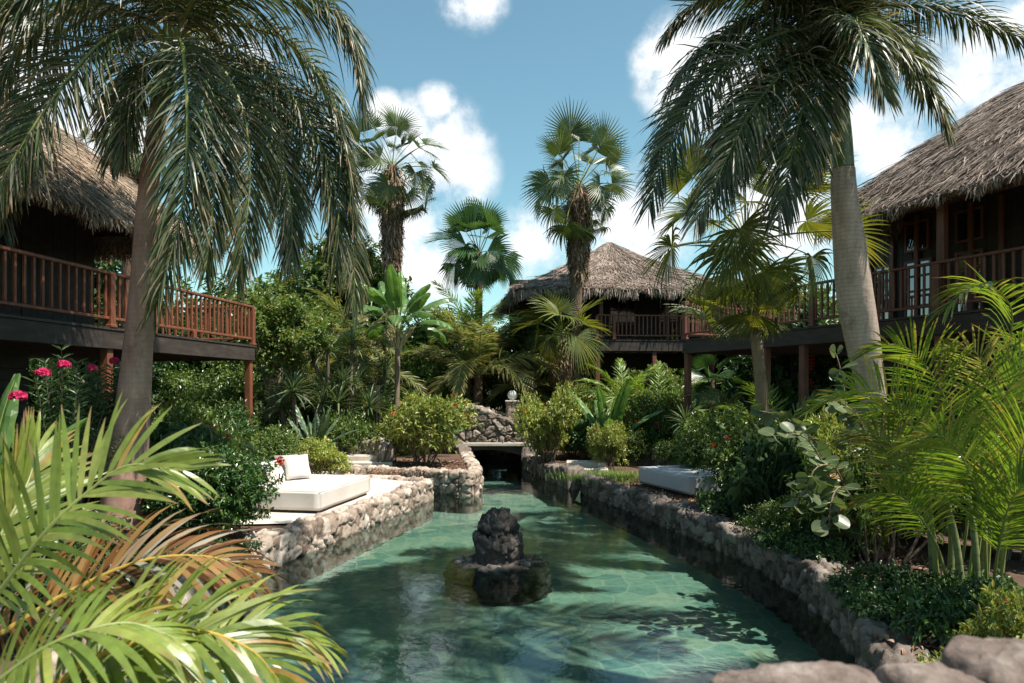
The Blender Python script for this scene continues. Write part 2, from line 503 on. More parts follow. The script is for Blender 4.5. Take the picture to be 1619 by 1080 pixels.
def stone_mat(name, stops, joint=(.06, .05, .042), wet=None):
    m, N, L, out = mat(name)
    at = N.new('ShaderNodeAttribute'); at.attribute_name = 'stone'
    sp = N.new('ShaderNodeSeparateColor'); L.new(at.outputs['Color'], sp.inputs[0])
    r = ramp(N, stops); L.new(sp.outputs[0], r.inputs[0])
    tc = N.new('ShaderNodeTexCoord')
    nz = N.new('ShaderNodeTexNoise'); nz.inputs['Scale'].default_value = 11; nz.inputs['Detail'].default_value = 8; nz.inputs['Roughness'].default_value = .7
    L.new(tc.outputs['Object'], nz.inputs['Vector'])
    mr = N.new('ShaderNodeMapRange'); mr.inputs[1].default_value = .32; mr.inputs[2].default_value = .68; mr.inputs[3].default_value = .68; mr.inputs[4].default_value = 1.28
    L.new(nz.outputs[0], mr.inputs[0])
    mul = N.new('ShaderNodeVectorMath'); mul.operation = 'SCALE'; L.new(r.outputs[0], mul.inputs[0]); L.new(mr.outputs[0], mul.inputs['Scale'])
    jm = N.new('ShaderNodeMapRange'); jm.inputs[1].default_value = .10; jm.inputs[2].default_value = .75
    L.new(sp.outputs[1], jm.inputs[0])
    mx = N.new('ShaderNodeMix'); mx.data_type = 'RGBA'; mx.inputs[6].default_value = (*joint, 1)
    L.new(jm.outputs[0], mx.inputs[0]); L.new(mul.outputs[0], mx.inputs[7])
    last = mx.outputs[2]
    p = principled(N, .85, .25)
    if wet is not None:                      # damp band close to the water line
        g = N.new('ShaderNodeNewGeometry'); sx = N.new('ShaderNodeSeparateXYZ'); L.new(g.outputs['Position'], sx.inputs[0])
        nw = N.new('ShaderNodeMath'); nw.operation = 'MULTIPLY_ADD'; nw.inputs[1].default_value = .14; L.new(nz.outputs[0], nw.inputs[0]); L.new(sx.outputs[2], nw.inputs[2])
        wm = N.new('ShaderNodeMapRange'); wm.inputs[1].default_value = wet; wm.inputs[2].default_value = wet + .07; wm.inputs[3].default_value = .45; wm.inputs[4].default_value = 1.0
        L.new(nw.outputs[0], wm.inputs[0])
        m2 = N.new('ShaderNodeVectorMath'); m2.operation = 'SCALE'; L.new(last, m2.inputs[0]); L.new(wm.outputs[0], m2.inputs['Scale']); last = m2.outputs[0]
    L.new(last, p.inputs['Base Color'])
    b = N.new('ShaderNodeBump'); b.inputs['Strength'].default_value = .5; b.inputs['Distance'].default_value = .02
    n2 = N.new('ShaderNodeTexNoise'); n2.inputs['Scale'].default_value = 45; n2.inputs['Detail'].default_value = 6; L.new(tc.outputs['Object'], n2.inputs['Vector'])
    L.new(n2.outputs[0], b.inputs['Height']); L.new(b.outputs[0], p.inputs['Normal'])
    L.new(p.outputs[0], out.inputs[0])
    return m


def trunk_mat(name, stops, ring=9.0, strength=.5, vert=3.0, low=.6):
    """palm bark: rings round the trunk, vertical streaks and patches"""
    m, N, L, out = mat(name)
    tc = N.new('ShaderNodeTexCoord')
    wv = N.new('ShaderNodeTexWave'); wv.wave_type = 'BANDS'; wv.bands_direction = 'Z'; wv.wave_profile = 'SAW'
    wv.inputs['Scale'].default_value = ring; wv.inputs['Distortion'].default_value = 3.2; wv.inputs['Detail'].default_value = 4; wv.inputs['Detail Scale'].default_value = 1.7
    L.new(tc.outputs['Object'], wv.inputs['Vector'])
    mp = N.new('ShaderNodeMapping'); mp.inputs['Scale'].default_value = (vert * 4, vert * 4, vert * .7); L.new(tc.outputs['Object'], mp.inputs[0])
    nz = N.new('ShaderNodeTexNoise'); nz.inputs['Scale'].default_value = 1; nz.inputs['Detail'].default_value = 8; nz.inputs['Roughness'].default_value = .65
    L.new(mp.outputs[0], nz.inputs['Vector'])
    r = ramp(N, stops); L.new(nz.outputs[0], r.inputs[0])
    mr = N.new('ShaderNodeMapRange'); mr.inputs[1].default_value = 0; mr.inputs[2].default_value = .25; mr.inputs[3].default_value = low; mr.inputs[4].default_value = 1.0
    L.new(wv.outputs['Fac'], mr.inputs[0])
    mul = N.new('ShaderNodeVectorMath'); mul.operation = 'SCALE'; L.new(r.outputs[0], mul.inputs[0]); L.new(mr.outputs[0], mul.inputs['Scale'])
    ns = N.new('ShaderNodeTexNoise'); ns.inputs['Scale'].default_value = 2.6; ns.inputs['Detail'].default_value = 6; ns.inputs['Roughness'].default_value = .7; L.new(tc.outputs['Object'], ns.inputs['Vector'])
    rs = ramp(N, [(.30, (.50, .48, .45)), (.44, (.92, .92, .92)), (.58, (1, 1, 1)), (.70, (1.25, 1.24, 1.18))]); L.new(ns.outputs[0], rs.inputs[0])
    m3 = N.new('ShaderNodeVectorMath'); m3.operation = 'MULTIPLY'; L.new(mul.outputs[0], m3.inputs[0]); L.new(rs.outputs[0], m3.inputs[1])
    p = principled(N, .8, .25); L.new(m3.outputs[0], p.inputs['Base Color'])
    ad = N.new('ShaderNodeMath'); ad.operation = 'MULTIPLY_ADD'; ad.inputs[1].default_value = .5; L.new(nz.outputs[0], ad.inputs[0]); L.new(wv.outputs['Fac'], ad.inputs[2])
    b = N.new('ShaderNodeBump'); b.inputs['Strength'].default_value = strength; b.inputs['Distance'].default_value = .02
    L.new(ad.outputs[0], b.inputs['Height']); L.new(b.outputs[0], p.inputs['Normal'])
    L.new(p.outputs[0], out.inputs[0])
    return m


M = {}
M['royal'] = leaf_mat('royal_leaf', [(0, (.032, .050, .020)), (.5, (.058, .085, .032)), (.80, (.105, .125, .055)), (.88, (.22, .185, .125)), (1, (.36, .30, .23))], .22, .40, .45, tips=True)
M['rachis'] = noise_mat('leaf_stalk', [(.3, (.16, .20, .05)), (.7, (.24, .26, .09))], (3, 3, 3), rough=.45, bump=0)
M['rachis_dark'] = noise_mat('leaf_stalk_dark', [(.3, (.07, .10, .03)), (.7, (.11, .14, .05))], (3, 3, 3), rough=.45, bump=0)
M['areca'] = leaf_mat('areca_leaf', [(0, (.09, .175, .026)), (.6, (.155, .245, .042)), (.95, (.25, .29, .06)), (1, (.44, .32, .10))], .40, .34, .5, (1.5, 1.5, .5), tips=True)
M['near_leaf'] = leaf_mat('near_palm_leaf', [(0, (.11, .165, .028)), (.6, (.175, .225, .045)), (.93, (.25, .27, .07)), (1, (.34, .20, .06))], .36, .34, .5, (1.5, 1.4, .5), tips=True)
M['rachis_gold'] = noise_mat('leaf_stalk_gold', [(.3, (.42, .27, .05)), (.7, (.52, .36, .08))], (3, 3, 3), rough=.4, bump=0)
M['dry_frond'] = leaf_mat('dry_frond', [(0, (.08, .033, .014)), (.4, (.20, .09, .028)), (.75, (.32, .18, .06)), (1, (.42, .38, .32))], .25, .6, .2, (1.3, 1.0, .6))
M['fan'] = leaf_mat('fan_leaf', [(0, (.040, .068, .024)), (.6, (.068, .10, .034)), (1, (.14, .165, .07))], .22, .34, .5)
M['fan_yellow'] = leaf_mat('yellowing_fan_leaf', [(0, (0.066, 0.102, 0.031)), (.6, (0.132, 0.162, 0.043)), (.9, (0.200, 0.216, 0.054)), (1, (0.380, 0.220, 0.048))], .42, .42, .4, (1.4, 1.2, .4))
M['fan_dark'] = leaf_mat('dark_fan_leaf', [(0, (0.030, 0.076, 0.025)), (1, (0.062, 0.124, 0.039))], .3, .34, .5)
M['skirt'] = island_mat('dead_leaf_skirt', [(0, (.10, .058, .036)), (.5, (.20, .13, .085)), (1, (.33, .25, .18))], .85, .15)
M['coco'] = leaf_mat('yellow_green_frond', [(0, (0.098, 0.130, 0.042)), (.5, (0.169, 0.195, 0.058)), (.9, (0.240, 0.220, 0.104)), (1, (0.380, 0.280, 0.156))], .38, .42, .4, tips=True)
M['bush_light'] = leaf_mat('light_shrub_leaf', [(0, (.12, .17, .030)), (.5, (.22, .27, .058)), (.85, (.33, .36, .10)), (1, (.48, .36, .11))], .28, .34, .5)
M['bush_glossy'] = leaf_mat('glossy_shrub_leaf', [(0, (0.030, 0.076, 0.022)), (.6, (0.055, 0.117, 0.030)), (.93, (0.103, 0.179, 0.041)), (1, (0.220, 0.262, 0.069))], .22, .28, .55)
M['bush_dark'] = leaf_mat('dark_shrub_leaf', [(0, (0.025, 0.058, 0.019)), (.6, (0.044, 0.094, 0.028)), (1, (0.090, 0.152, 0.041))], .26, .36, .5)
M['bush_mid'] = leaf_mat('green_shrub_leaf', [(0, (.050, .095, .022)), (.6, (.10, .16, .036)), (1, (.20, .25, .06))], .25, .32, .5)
M['oleander'] = leaf_mat('oleander_leaf', [(0, (0.041, 0.083, 0.036)), (.7, (0.076, 0.131, 0.055)), (1, (0.124, 0.179, 0.076))], .25, .4, .45)
M['tree_leaf'] = leaf_mat('tree_leaf', [(0, (0.062, 0.110, 0.028)), (.6, (0.117, 0.186, 0.041)), (1, (0.221, 0.200, 0.076))], .36, .4, .45)
M['banana'] = leaf_mat('paddle_leaf', [(0, (0.069, 0.145, 0.041)), (.7, (0.110, 0.207, 0.058)), (1, (0.179, 0.200, 0.083))], .34, .34, .5)
M['strap'] = leaf_mat('strap_leaf', [(0, (0.076, 0.117, 0.062)), (.7, (0.117, 0.166, 0.083)), (1, (0.221, 0.248, 0.124))], .22, .42, .45)
M['agave'] = leaf_mat('grey_green_leaf', [(0, (0.062, 0.110, 0.066)), (1, (0.103, 0.159, 0.094))], .12, .4, .45)
M['grape'] = leaf_mat('sea_grape_leaf', [(0, (.065, .10, .048)), (.6, (.10, .14, .065)), (.92, (.15, .18, .10)), (1, (.34, .20, .10))], .28, .36, .5)
M['grass'] = leaf_mat('grass_blade', [(0, (0.083, 0.166, 0.028)), (1, (0.193, 0.240, 0.055))], .35, .45, .4)
M['pink'] = island_mat('pink_petal', [(0, (.55, .02, .10)), (1, (.75, .06, .20))], .5, .3)
M['red'] = island_mat('red_petal', [(0, (.45, .04, .02)), (1, (.62, .12, .05))], .5, .3)
M['bark'] = noise_mat('bark', [(.3, (.075, .055, .040)), (.7, (.17, .13, .10))], (14, 14, 3), rough=.9, bump=.6)
M['bark_pale'] = noise_mat('pale_bark', [(.3, (.13, .09, .065)), (.7, (.26, .20, .15))], (12, 12, 3), rough=.9, bump=.6)
M['palm_l'] = trunk_mat('brown_palm_bark', [(.3, (.31, .175, .13)), (.55, (.42, .26, .20)), (.8, (.50, .345, .275))], 4.2, .18, 2.0, .84)
M['palm_r'] = trunk_mat('grey_palm_bark', [(.25, (.34, .25, .20)), (.5, (.47, .365, .305)), (.8, (.58, .47, .40))], 5.0, .5, 3.0, .66)
M['palm_s'] = trunk_mat('ringed_tan_bark', [(.25, (.19, .135, .09)), (.6, (.30, .225, .155)), (.85, (.38, .30, .22))], 6.5, .6)
M['palm_d'] = noise_mat('shaggy_palm_bark', [(.3, (.075, .045, .030)), (.6, (.15, .10, .07)), (.8, (.24, .18, .13))], (18, 18, 6), rough=.9, bump=.8, dist=.04)
M['shaft'] = noise_mat('green_crownshaft', [(.3, (.075, .115, .035)), (.7, (.12, .155, .055))], (9, 9, 1.2), rough=.35, bump=.05, spec=.5)
M['cane'] = trunk_mat('green_cane', [(.3, (.15, .19, .07)), (.7, (.26, .28, .13))], 2.6, .4)
M['thatch'] = island_mat('thatch_straw', [(0, (.18, .13, .092)), (.5, (.34, .255, .185)), (.85, (.45, .35, .265)), (1, (.56, .46, .37))], .85, .1)
M['thatch_grey'] = island_mat('weathered_thatch_straw', [(0, (.15, .11, .09)), (.5, (.285, .22, .185)), (.85, (.39, .315, .27)), (1, (.52, .44, .39))], .85, .1)
M['thatch_base'] = noise_mat('thatch_bed', [(.3, (.085, .065, .05)), (.7, (.19, .15, .12))], (12, 12, 12), rough=.95, bump=.8, dist=.05)
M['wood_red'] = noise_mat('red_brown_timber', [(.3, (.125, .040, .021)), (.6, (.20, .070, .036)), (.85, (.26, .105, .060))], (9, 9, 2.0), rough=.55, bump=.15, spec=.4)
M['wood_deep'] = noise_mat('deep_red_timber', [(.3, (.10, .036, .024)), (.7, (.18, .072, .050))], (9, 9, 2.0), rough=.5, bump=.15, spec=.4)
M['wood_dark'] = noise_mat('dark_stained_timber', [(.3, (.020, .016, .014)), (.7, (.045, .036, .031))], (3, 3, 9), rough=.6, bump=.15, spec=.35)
M['wood_beam'] = noise_mat('weathered_dark_beam', [(.3, (.028, .022, .019)), (.6, (.055, .042, .036)), (.85, (.095, .075, .065))], (2.5, 2.5, 11), rough=.65, bump=.2, spec=.35)
M['stone'] = stone_mat('sunlit_rubble_stone', [(0, (.20, .145, .115)), (.4, (.32, .25, .20)), (.75, (.40, .325, .27)), (1, (.50, .43, .37))], (.085, .068, .056), .05)  # paler rubble copy, sunlight of the left walls put into the colour
M['stone_d'] = stone_mat('shaded_lava_stone', [(0, (.085, .070, .060)), (.5, (.145, .118, .10)), (1, (.23, .195, .17))], (.05, .04, .034), .05)  # darker rubble copy, shade of the right bank put into the colour
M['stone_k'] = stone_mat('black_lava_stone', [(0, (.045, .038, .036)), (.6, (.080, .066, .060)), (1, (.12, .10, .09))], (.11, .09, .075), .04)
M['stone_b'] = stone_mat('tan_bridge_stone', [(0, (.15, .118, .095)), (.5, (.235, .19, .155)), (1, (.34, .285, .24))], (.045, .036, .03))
M['slab'] = noise_mat('pale_stone_slab', [(.3, (.42, .37, .32)), (.7, (.58, .52, .46))], (5, 5, 5), rough=.85, bump=.3)
M['boulder'] = noise_mat('pinkish_boulder', [(.25, (.07, .05, .042)), (.42, (.19, .14, .118)), (.55, (.27, .21, .18)), (.72, (.42, .355, .315))], (13, 13, 13), detail=12, rough=.85, bump=1.0, dist=.03, nrough=.72)
M['soil'] = noise_mat('reddish_soil', [(.3, (.060, .036, .025)), (.6, (.115, .072, .05)), (.85, (.18, .125, .09))], (3, 3, 3), detail=10, rough=.95, bump=.6, dist=.05, nrough=.7)
M['paving'] = noise_mat('pale_terrace_paving', [(.3, (.50, .44, .38)), (.7, (.66, .60, .53))], (3, 3, 3), rough=.85, bump=.15)
M['canvas'] = noise_mat('cream_canvas', [(.3, (.52, .48, .445)), (.7, (.60, .56, .52))], (2.2, 2.2, 2.2), rough=.85, bump=.2, dist=.03)
M['canvas_shaded'] = noise_mat('shaded_canvas', [(.3, (.42, .42, .43)), (.7, (.50, .50, .51))], (2.2, 2.2, 2.2), rough=.8, bump=.2, dist=.03)  # darker, cooler copy of the canvas; shade put into the colour
M['pillow_g'] = noise_mat('grey_pillow_cloth', [(.3, (.22, .20, .19)), (.7, (.30, .28, .27))], (8, 8, 8), rough=.9, bump=.1)
M['globe'] = noise_mat('white_globe', [(.3, (.80, .79, .77)), (.7, (.84, .83, .81))], (2, 2, 2), rough=.3, bump=0, spec=.5)
M['metal'] = noise_mat('grey_metal', [(.3, (.30, .31, .32)), (.7, (.42, .43, .44))], (6, 6, 6), rough=.35, bump=0)
M['metal'].node_tree.nodes['Principled BSDF'].inputs['Metallic'].default_value = .8
M['terracotta'] = noise_mat('terracotta', [(.3, (.36, .14, .065)), (.7, (.50, .22, .11))], (6, 6, 6), rough=.8, bump=.1)
M['dry_stalk'] = noise_mat('dry_leaf_stalk', [(.3, (.36, .28, .18)), (.7, (.50, .41, .28))], (8, 8, 3), rough=.8, bump=.1)
M['net'] = noise_mat('dark_netting', [(.3, (.03, .028, .026)), (.7, (.06, .055, .05))], (6, 6, 6), rough=.9, bump=0)
M['red_cloth'] = noise_mat('red_cloth', [(.3, (.42, .035, .035)), (.7, (.52, .06, .05))], (6, 6, 6), rough=.85, bump=0)
M['litter'] = island_mat('dry_leaf_litter', [(0, (.14, .06, .035)), (.5, (.26, .13, .08)), (1, (.42, .28, .20))], .9)


def glass_mat():
    m, N, L, out = mat('window_glass')
    p = principled(N, .03, 1.0); p.inputs['Base Color'].default_value = (.012, .014, .016, 1)
    p.inputs['IOR'].default_value = 1.9
    L.new(p.outputs[0], out.inputs[0]); return m


def water_mat():
    m, N, L, out = mat('pool_water')
    tc = N.new('ShaderNodeTexCoord')
    n1 = N.new('ShaderNodeTexNoise'); n1.inputs['Scale'].default_value = 2.6; n1.inputs['Detail'].default_value = 3; n1.inputs['Roughness'].default_value = .5
    n2 = N.new('ShaderNodeTexNoise'); n2.inputs['Scale'].default_value = 13; n2.inputs['Detail'].default_value = 3
    mp = N.new('ShaderNodeMapping'); mp.inputs['Scale'].default_value = (1, .8, 1)
    L.new(tc.outputs['Object'], mp.inputs[0]); L.new(mp.outputs[0], n1.inputs['Vector']); L.new(mp.outputs[0], n2.inputs['Vector'])
    ad = N.new('ShaderNodeMath'); ad.operation = 'MULTIPLY_ADD'; ad.inputs[1].default_value = .30; L.new(n2.outputs[0], ad.inputs[0]); L.new(n1.outputs[0], ad.inputs[2])
    b = N.new('ShaderNodeBump'); b.inputs['Strength'].default_value = .14; b.inputs['Distance'].default_value = .05
    L.new(ad.outputs[0], b.inputs['Height'])
    gl = N.new('ShaderNodeBsdfGlossy'); gl.inputs['Roughness'].default_value = .02; gl.inputs['Color'].default_value = (.95, .97, .97, 1)
    tr = N.new('ShaderNodeBsdfTransparent'); tr.inputs['Color'].default_value = (.62, .81, .78, 1)
    fr = N.new('ShaderNodeFresnel'); fr.inputs['IOR'].default_value = 1.42
    L.new(b.outputs[0], gl.inputs['Normal']); L.new(b.outputs[0], fr.inputs['Normal'])
    mx = N.new('ShaderNodeMixShader'); L.new(fr.outputs[0], mx.inputs[0]); L.new(tr.outputs[0], mx.inputs[1]); L.new(gl.outputs[0], mx.inputs[2])
    L.new(mx.outputs[0], out.inputs[0]); return m


def floor_mat():
    """crazy paving under water: big irregular slabs with pale joints"""
    m, N, L, out = mat('pool_floor_paving')
    tc = N.new('ShaderNodeTexCoord')
    wn = N.new('ShaderNodeTexNoise'); wn.inputs['Scale'].default_value = 1.6; wn.inputs['Detail'].default_value = 3; L.new(tc.outputs['Object'], wn.inputs['Vector'])
    off = N.new('ShaderNodeVectorMath'); off.operation = 'MULTIPLY_ADD'; off.inputs[1].default_value = (.35, .35, 0); L.new(wn.outputs['Color'], off.inputs[0]); L.new(tc.outputs['Object'], off.inputs[2])
    ve = N.new('ShaderNodeTexVoronoi'); ve.feature = 'DISTANCE_TO_EDGE'; ve.voronoi_dimensions = '2D'; ve.inputs['Scale'].default_value = 2.5; L.new(off.outputs[0], ve.inputs['Vector'])
    vc = N.new('ShaderNodeTexVoronoi'); vc.voronoi_dimensions = '2D'; vc.inputs['Scale'].default_value = 2.5; L.new(off.outputs[0], vc.inputs['Vector'])
    sc = N.new('ShaderNodeSeparateColor'); L.new(vc.outputs['Color'], sc.inputs[0])
    r = ramp(N, [(0, (.14, .20, .175)), (.35, (.20, .265, .215)), (.7, (.26, .305, .24)), (1, (.36, .35, .255))]); L.new(sc.outputs[0], r.inputs[0])
    nz = N.new('ShaderNodeTexNoise'); nz.inputs['Scale'].default_value = 7; nz.inputs['Detail'].default_value = 9; nz.inputs['Roughness'].default_value = .7; L.new(tc.outputs['Object'], nz.inputs['Vector'])
    mr = N.new('ShaderNodeMapRange'); mr.inputs[1].default_value = .3; mr.inputs[2].default_value = .7; mr.inputs[3].default_value = .72; mr.inputs[4].default_value = 1.22; L.new(nz.outputs[0], mr.inputs[0])
    mul = N.new('ShaderNodeVectorMath'); mul.operation = 'SCALE'; L.new(r.outputs[0], mul.inputs[0]); L.new(mr.outputs[0], mul.inputs['Scale'])
    jm = N.new('ShaderNodeMapRange'); jm.inputs[1].default_value = .008; jm.inputs[2].default_value = .06; L.new(ve.outputs[0], jm.inputs[0])
    mx = N.new('ShaderNodeMix'); mx.data_type = 'RGBA'; mx.inputs[6].default_value = (.34, .335, .25, 1); L.new(jm.outputs[0], mx.inputs[0]); L.new(mul.outputs[0], mx.inputs[7])
    p = principled(N, .8, .2); L.new(mx.outputs[2], p.inputs['Base Color'])
    b = N.new('ShaderNodeBump'); b.inputs['Strength'].default_value = .4; b.inputs['Distance'].default_value = .02; L.new(nz.outputs[0], b.inputs['Height']); L.new(b.outputs[0], p.inputs['Normal'])
    L.new(p.outputs[0], out.inputs[0]); return m


M['glass'] = glass_mat(); M['water'] = water_mat(); M['pool_floor'] = floor_mat()

# ---------------------------------------------------------------- ground, pool, terrace
LEFT_EDGE = [(-3.42, 2.0), (-3.46, 6.0), (-3.5, 9.6), (-3.1, 11.5), (-2.45, 14.0), (-1.9, 16.2)]
RIGHT_EDGE = [(2.55, 2.0), (2.72, 4.6), (3.05, 5.9), (3.42, 7.2), (3.58, 8.7), (3.42, 10.6), (2.75, 13.6), (2.05, 16.2), (1.72, 17.1)]
BANK_EDGE = [(1.42, 17.8), (1.3, 18.6), (.85, 20.4), (.35, 22.4)]
POOL = (LEFT_EDGE + [(-2.1, 16.75), (-2.3, 17.4), (-1.2, 16.95), (-.85, 17.15), (-.78, 17.9), (-1.1, 20.0), (-1.35, 22.4), (-1.5, 28.0)]
        + [(.45, 28.0)] + BANK_EDGE[::-1] + RIGHT_EDGE[::-1])


def sheet(name, loops, z, m, kind='structure'):
    """flat sheet; the first loop is the rim, the others are holes"""
    pl = [[Vector((x, y, 0)) for x, y in lp] for lp in loops]
    tri = tessellate_polygon(pl)
    v = [(x, y, z) for lp in loops for x, y in lp]
    me = bpy.data.meshes.new(name); me.from_pydata(v, [], [tuple(t) for t in tri]); me.materials.append(m)
    me.update()
    if me.polygons and me.polygons[0].normal.z < 0: me.flip_normals()
    o = bpy.data.objects.new(name, me); COL.objects.link(o)
    tag(o, kind=kind); return o


def grow(loop, d):
    p = np.array(loop, float); a = np.roll(p, 1, 0); b = np.roll(p, -1, 0)
    t = nrm(b - a); area = np.sum(p[:, 0] * np.roll(p[:, 1], -1) - np.roll(p[:, 0], -1) * p[:, 1])
    n = np.stack([t[:, 1], -t[:, 0]], 1) * (1 if area > 0 else -1)
    return [tuple(x) for x in p + n * d]


ground_rim = [(-400, -60), (400, -60), (400, 700), (-400, 700)]
sheet('ground', [ground_rim, grow(POOL, .16)], .36, M['soil'])
sheet('pool_floor', [grow(POOL, .5)], -.44, M['pool_floor'])
sheet('water', [grow(POOL, .12)], 0.0, M['water'])
sheet('terrace_paving', [[(-5.6, 11.2), (-3.35, 11.45), (-2.2, 16.1), (-2.45, 16.7), (-3.2, 18.6), (-5.2, 18.6)]], .395, M['paving'])


# ---------------------------------------------------------------- rough stone walls
def stone_wall(name, label, line, top, thick, seed, m, bottom=-.66, back=.3, res=.027, size=.25, amp=.05, water_right=True, group=None, cat='wall', bumpy=.04):
    """rubble wall along a line whose water face lies on the right hand side of the walking direction (or the left)"""
    c = np.array(line, float)
    L = np.sum(np.linalg.norm(np.diff(c, axis=0), axis=1))
    nu = max(8, int(L / res))
    p = catmull(c, nu)
    t = nrm(np.gradient(p, axis=0)); out = np.stack([t[:, 1], -t[:, 0]], 1) * (1 if water_right else -1)
    k = .07
    prof = []
    for z in np.arange(bottom, top - k, res * 1.0): prof.append((0.0, z, 1.0))
    for a in np.linspace(0, math.pi / 2, 5): prof.append((-k + k * math.cos(a), top - k + k * math.sin(a), 1))
    for x in np.arange(-k - res, -thick + k, -res): prof.append((x, top, 1))
    for a in np.linspace(0, math.pi / 2, 5): prof.append((-thick + k - k * math.sin(a), top - k + k * math.cos(a), 1))
    for z in np.arange(top - k - res, back - .001, -res * 1.5): prof.append((-thick, z, 1))
    prof = np.array(prof)
    g = np.zeros((nu, len(prof), 3))
    g[:, :, :2] = p[:, None] + out[:, None] * prof[None, :, 0, None]
    g[:, :, 2] = prof[None, :, 1]
    top_w = (wavy(np.stack([p[:, 0], p[:, 1], p[:, 0] * 0], 1), 2.2) * bumpy)
    g[:, :, 2] += np.clip((prof[None, :, 1] - .1) / max(top - .1, .1), 0, 1) * top_w[:, None]
    n = surf_normals(g, flip=water_right)
    mid = len(prof) // 4
    if np.mean(np.sum(n[:, mid, :2] * out, 1)) < 0: n = -n
    v, col = stonify(g.reshape(-1, 3), n.reshape(-1, 3), size, amp, seed)
    mb = MB(); q = grid_quads(nu, len(prof)); mb.add(v, q, None, 0, col)
    # close both ends
    for e, s in ((0, 1), (nu - 1, -1)):
        ring = np.arange(len(prof)) + e * len(prof)
        tr = [[ring[0], ring[i], ring[i + 1]][::s] for i in range(1, len(prof) - 1)]
        mb.t.append(np.array(tr)); mb.mt.append(np.zeros(len(tr), int))
    o = mb.build(name, m, None, (p[0][0], p[0][1], 0), smooth=True)
    tag(o, label, cat, group); return o


stone_wall('stone_wall', 'sunlit rubble stone wall along the left pool edge in front of the cream daybed', LEFT_EDGE + [(-2.0, 16.55), (-2.3, 16.95), (-3.2, 17.35), (-4.3, 17.6)], .43, .36, 1, M['stone'], group='stone pool walls', size=.23, amp=.055)
stone_wall('stone_wall', 'stone planter wall around the soil bed of the big round bush by the channel', [(-4.4, 18.15), (-3.4, 17.9), (-2.3, 17.5), (-1.25, 16.98), (-.9, 17.1), (-.78, 17.9), (-1.05, 20.0), (-1.32, 22.3)], .57, .34, 2, M['stone'], group='stone pool walls', size=.23, amp=.055)
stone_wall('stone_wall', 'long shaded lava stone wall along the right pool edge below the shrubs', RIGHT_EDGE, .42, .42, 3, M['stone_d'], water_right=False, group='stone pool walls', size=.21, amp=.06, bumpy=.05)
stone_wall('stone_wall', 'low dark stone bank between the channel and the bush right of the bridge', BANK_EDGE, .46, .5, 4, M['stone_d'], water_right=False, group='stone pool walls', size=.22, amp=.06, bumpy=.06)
stone_wall('stone_wall', 'curved rough stone seat wall behind the paved steps left of the big bush', [(-5.6, 18.9), (-4.7, 19.4), (-4.2, 19.6), (-3.7, 19.1), (-3.55, 18.6)], 1.15, .4, 5, M['stone_b'], bottom=.3, size=.22, amp=.07, bumpy=.1, res=.045)
stone_wall('stone_wall', 'low grey stone border wall at the foot of the corner post behind the shaded daybed', [(3.3, 20.6), (4.2, 20.1), (5.2, 19.2), (6.0, 18.3)], .85, .4, 6, M['stone_d'], bottom=.3, size=.25, amp=.07, res=.05)

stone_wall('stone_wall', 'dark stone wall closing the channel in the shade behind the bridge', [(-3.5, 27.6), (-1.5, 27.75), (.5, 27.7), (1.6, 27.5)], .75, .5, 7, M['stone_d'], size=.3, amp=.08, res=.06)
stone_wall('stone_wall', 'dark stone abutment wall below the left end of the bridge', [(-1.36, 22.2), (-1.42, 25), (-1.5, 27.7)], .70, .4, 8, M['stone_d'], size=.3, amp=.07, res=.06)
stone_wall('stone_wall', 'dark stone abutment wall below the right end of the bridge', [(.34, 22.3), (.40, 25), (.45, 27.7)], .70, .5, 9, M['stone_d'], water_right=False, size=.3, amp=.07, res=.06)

# soil raised inside the planter
sheet('planter_soil', [[(-4.4, 18.3), (-3.3, 18.1), (-2.3, 17.75), (-1.3, 17.25), (-1.1, 17.9), (-1.3, 20), (-1.6, 22.2), (-4.8, 22.2)]], .52, M['soil'])

# paved steps left and right
st = thing('stone_steps', 'pale paved stone steps between the seat wall and the round bush planter', 'steps', (-3.9, 18.35, .36))
for k, (dy, h, w) in enumerate(((0, .14, 1.5), (.42, .28, 1.4), (.84, .42, 1.25))):
    mb = MB(); box(mb, (.0, dy, h / 2), (w, .46, h), None, 0, .02); mb.build('step', M['slab'], st)
st = thing('stone_steps', 'two shallow stone steps beside the low bush right of the channel', 'steps', (2.0, 18.7, .36), -.1)
for k, (dy, h, w) in enumerate(((0, .12, 1.15), (.45, .25, 1.1))):
    mb = MB(); box(mb, (0, dy, h / 2), (w, .5, h), None, 0, .02); mb.build('step', M['slab'], st)


# ---------------------------------------------------------------- stone feature in the pool
def round_stone(prof, c, seed, size, amp, sides=72, rough=.012):
    prof = catmull(np.array(prof, float), max(10, int(sum(np.hypot(*(np.diff(np.array(prof), axis=0).T))) / .022)))
    th = np.linspace(0, 2 * np.pi, sides, endpoint=False)
    g = np.stack([prof[:, 0][:, None] * np.cos(th), prof[:, 0][:, None] * np.sin(th), np.repeat(prof[:, 1][:, None], sides, 1)], -1)
    a = np.gradient(g, axis=0); b = np.roll(g, -1, 1) - np.roll(g, 1, 1)
    n = nrm(np.cross(b, a) + 1e-9); n[np.linalg.norm(b, axis=2) < 1e-6] = UP
    v, col = stonify(g.reshape(-1, 3) + np.asarray(c), n.reshape(-1, 3), size, amp, seed, rough)
    mb = MB(); mb.add(v, grid_quads(len(prof), sides, True), None, 0, col); return mb


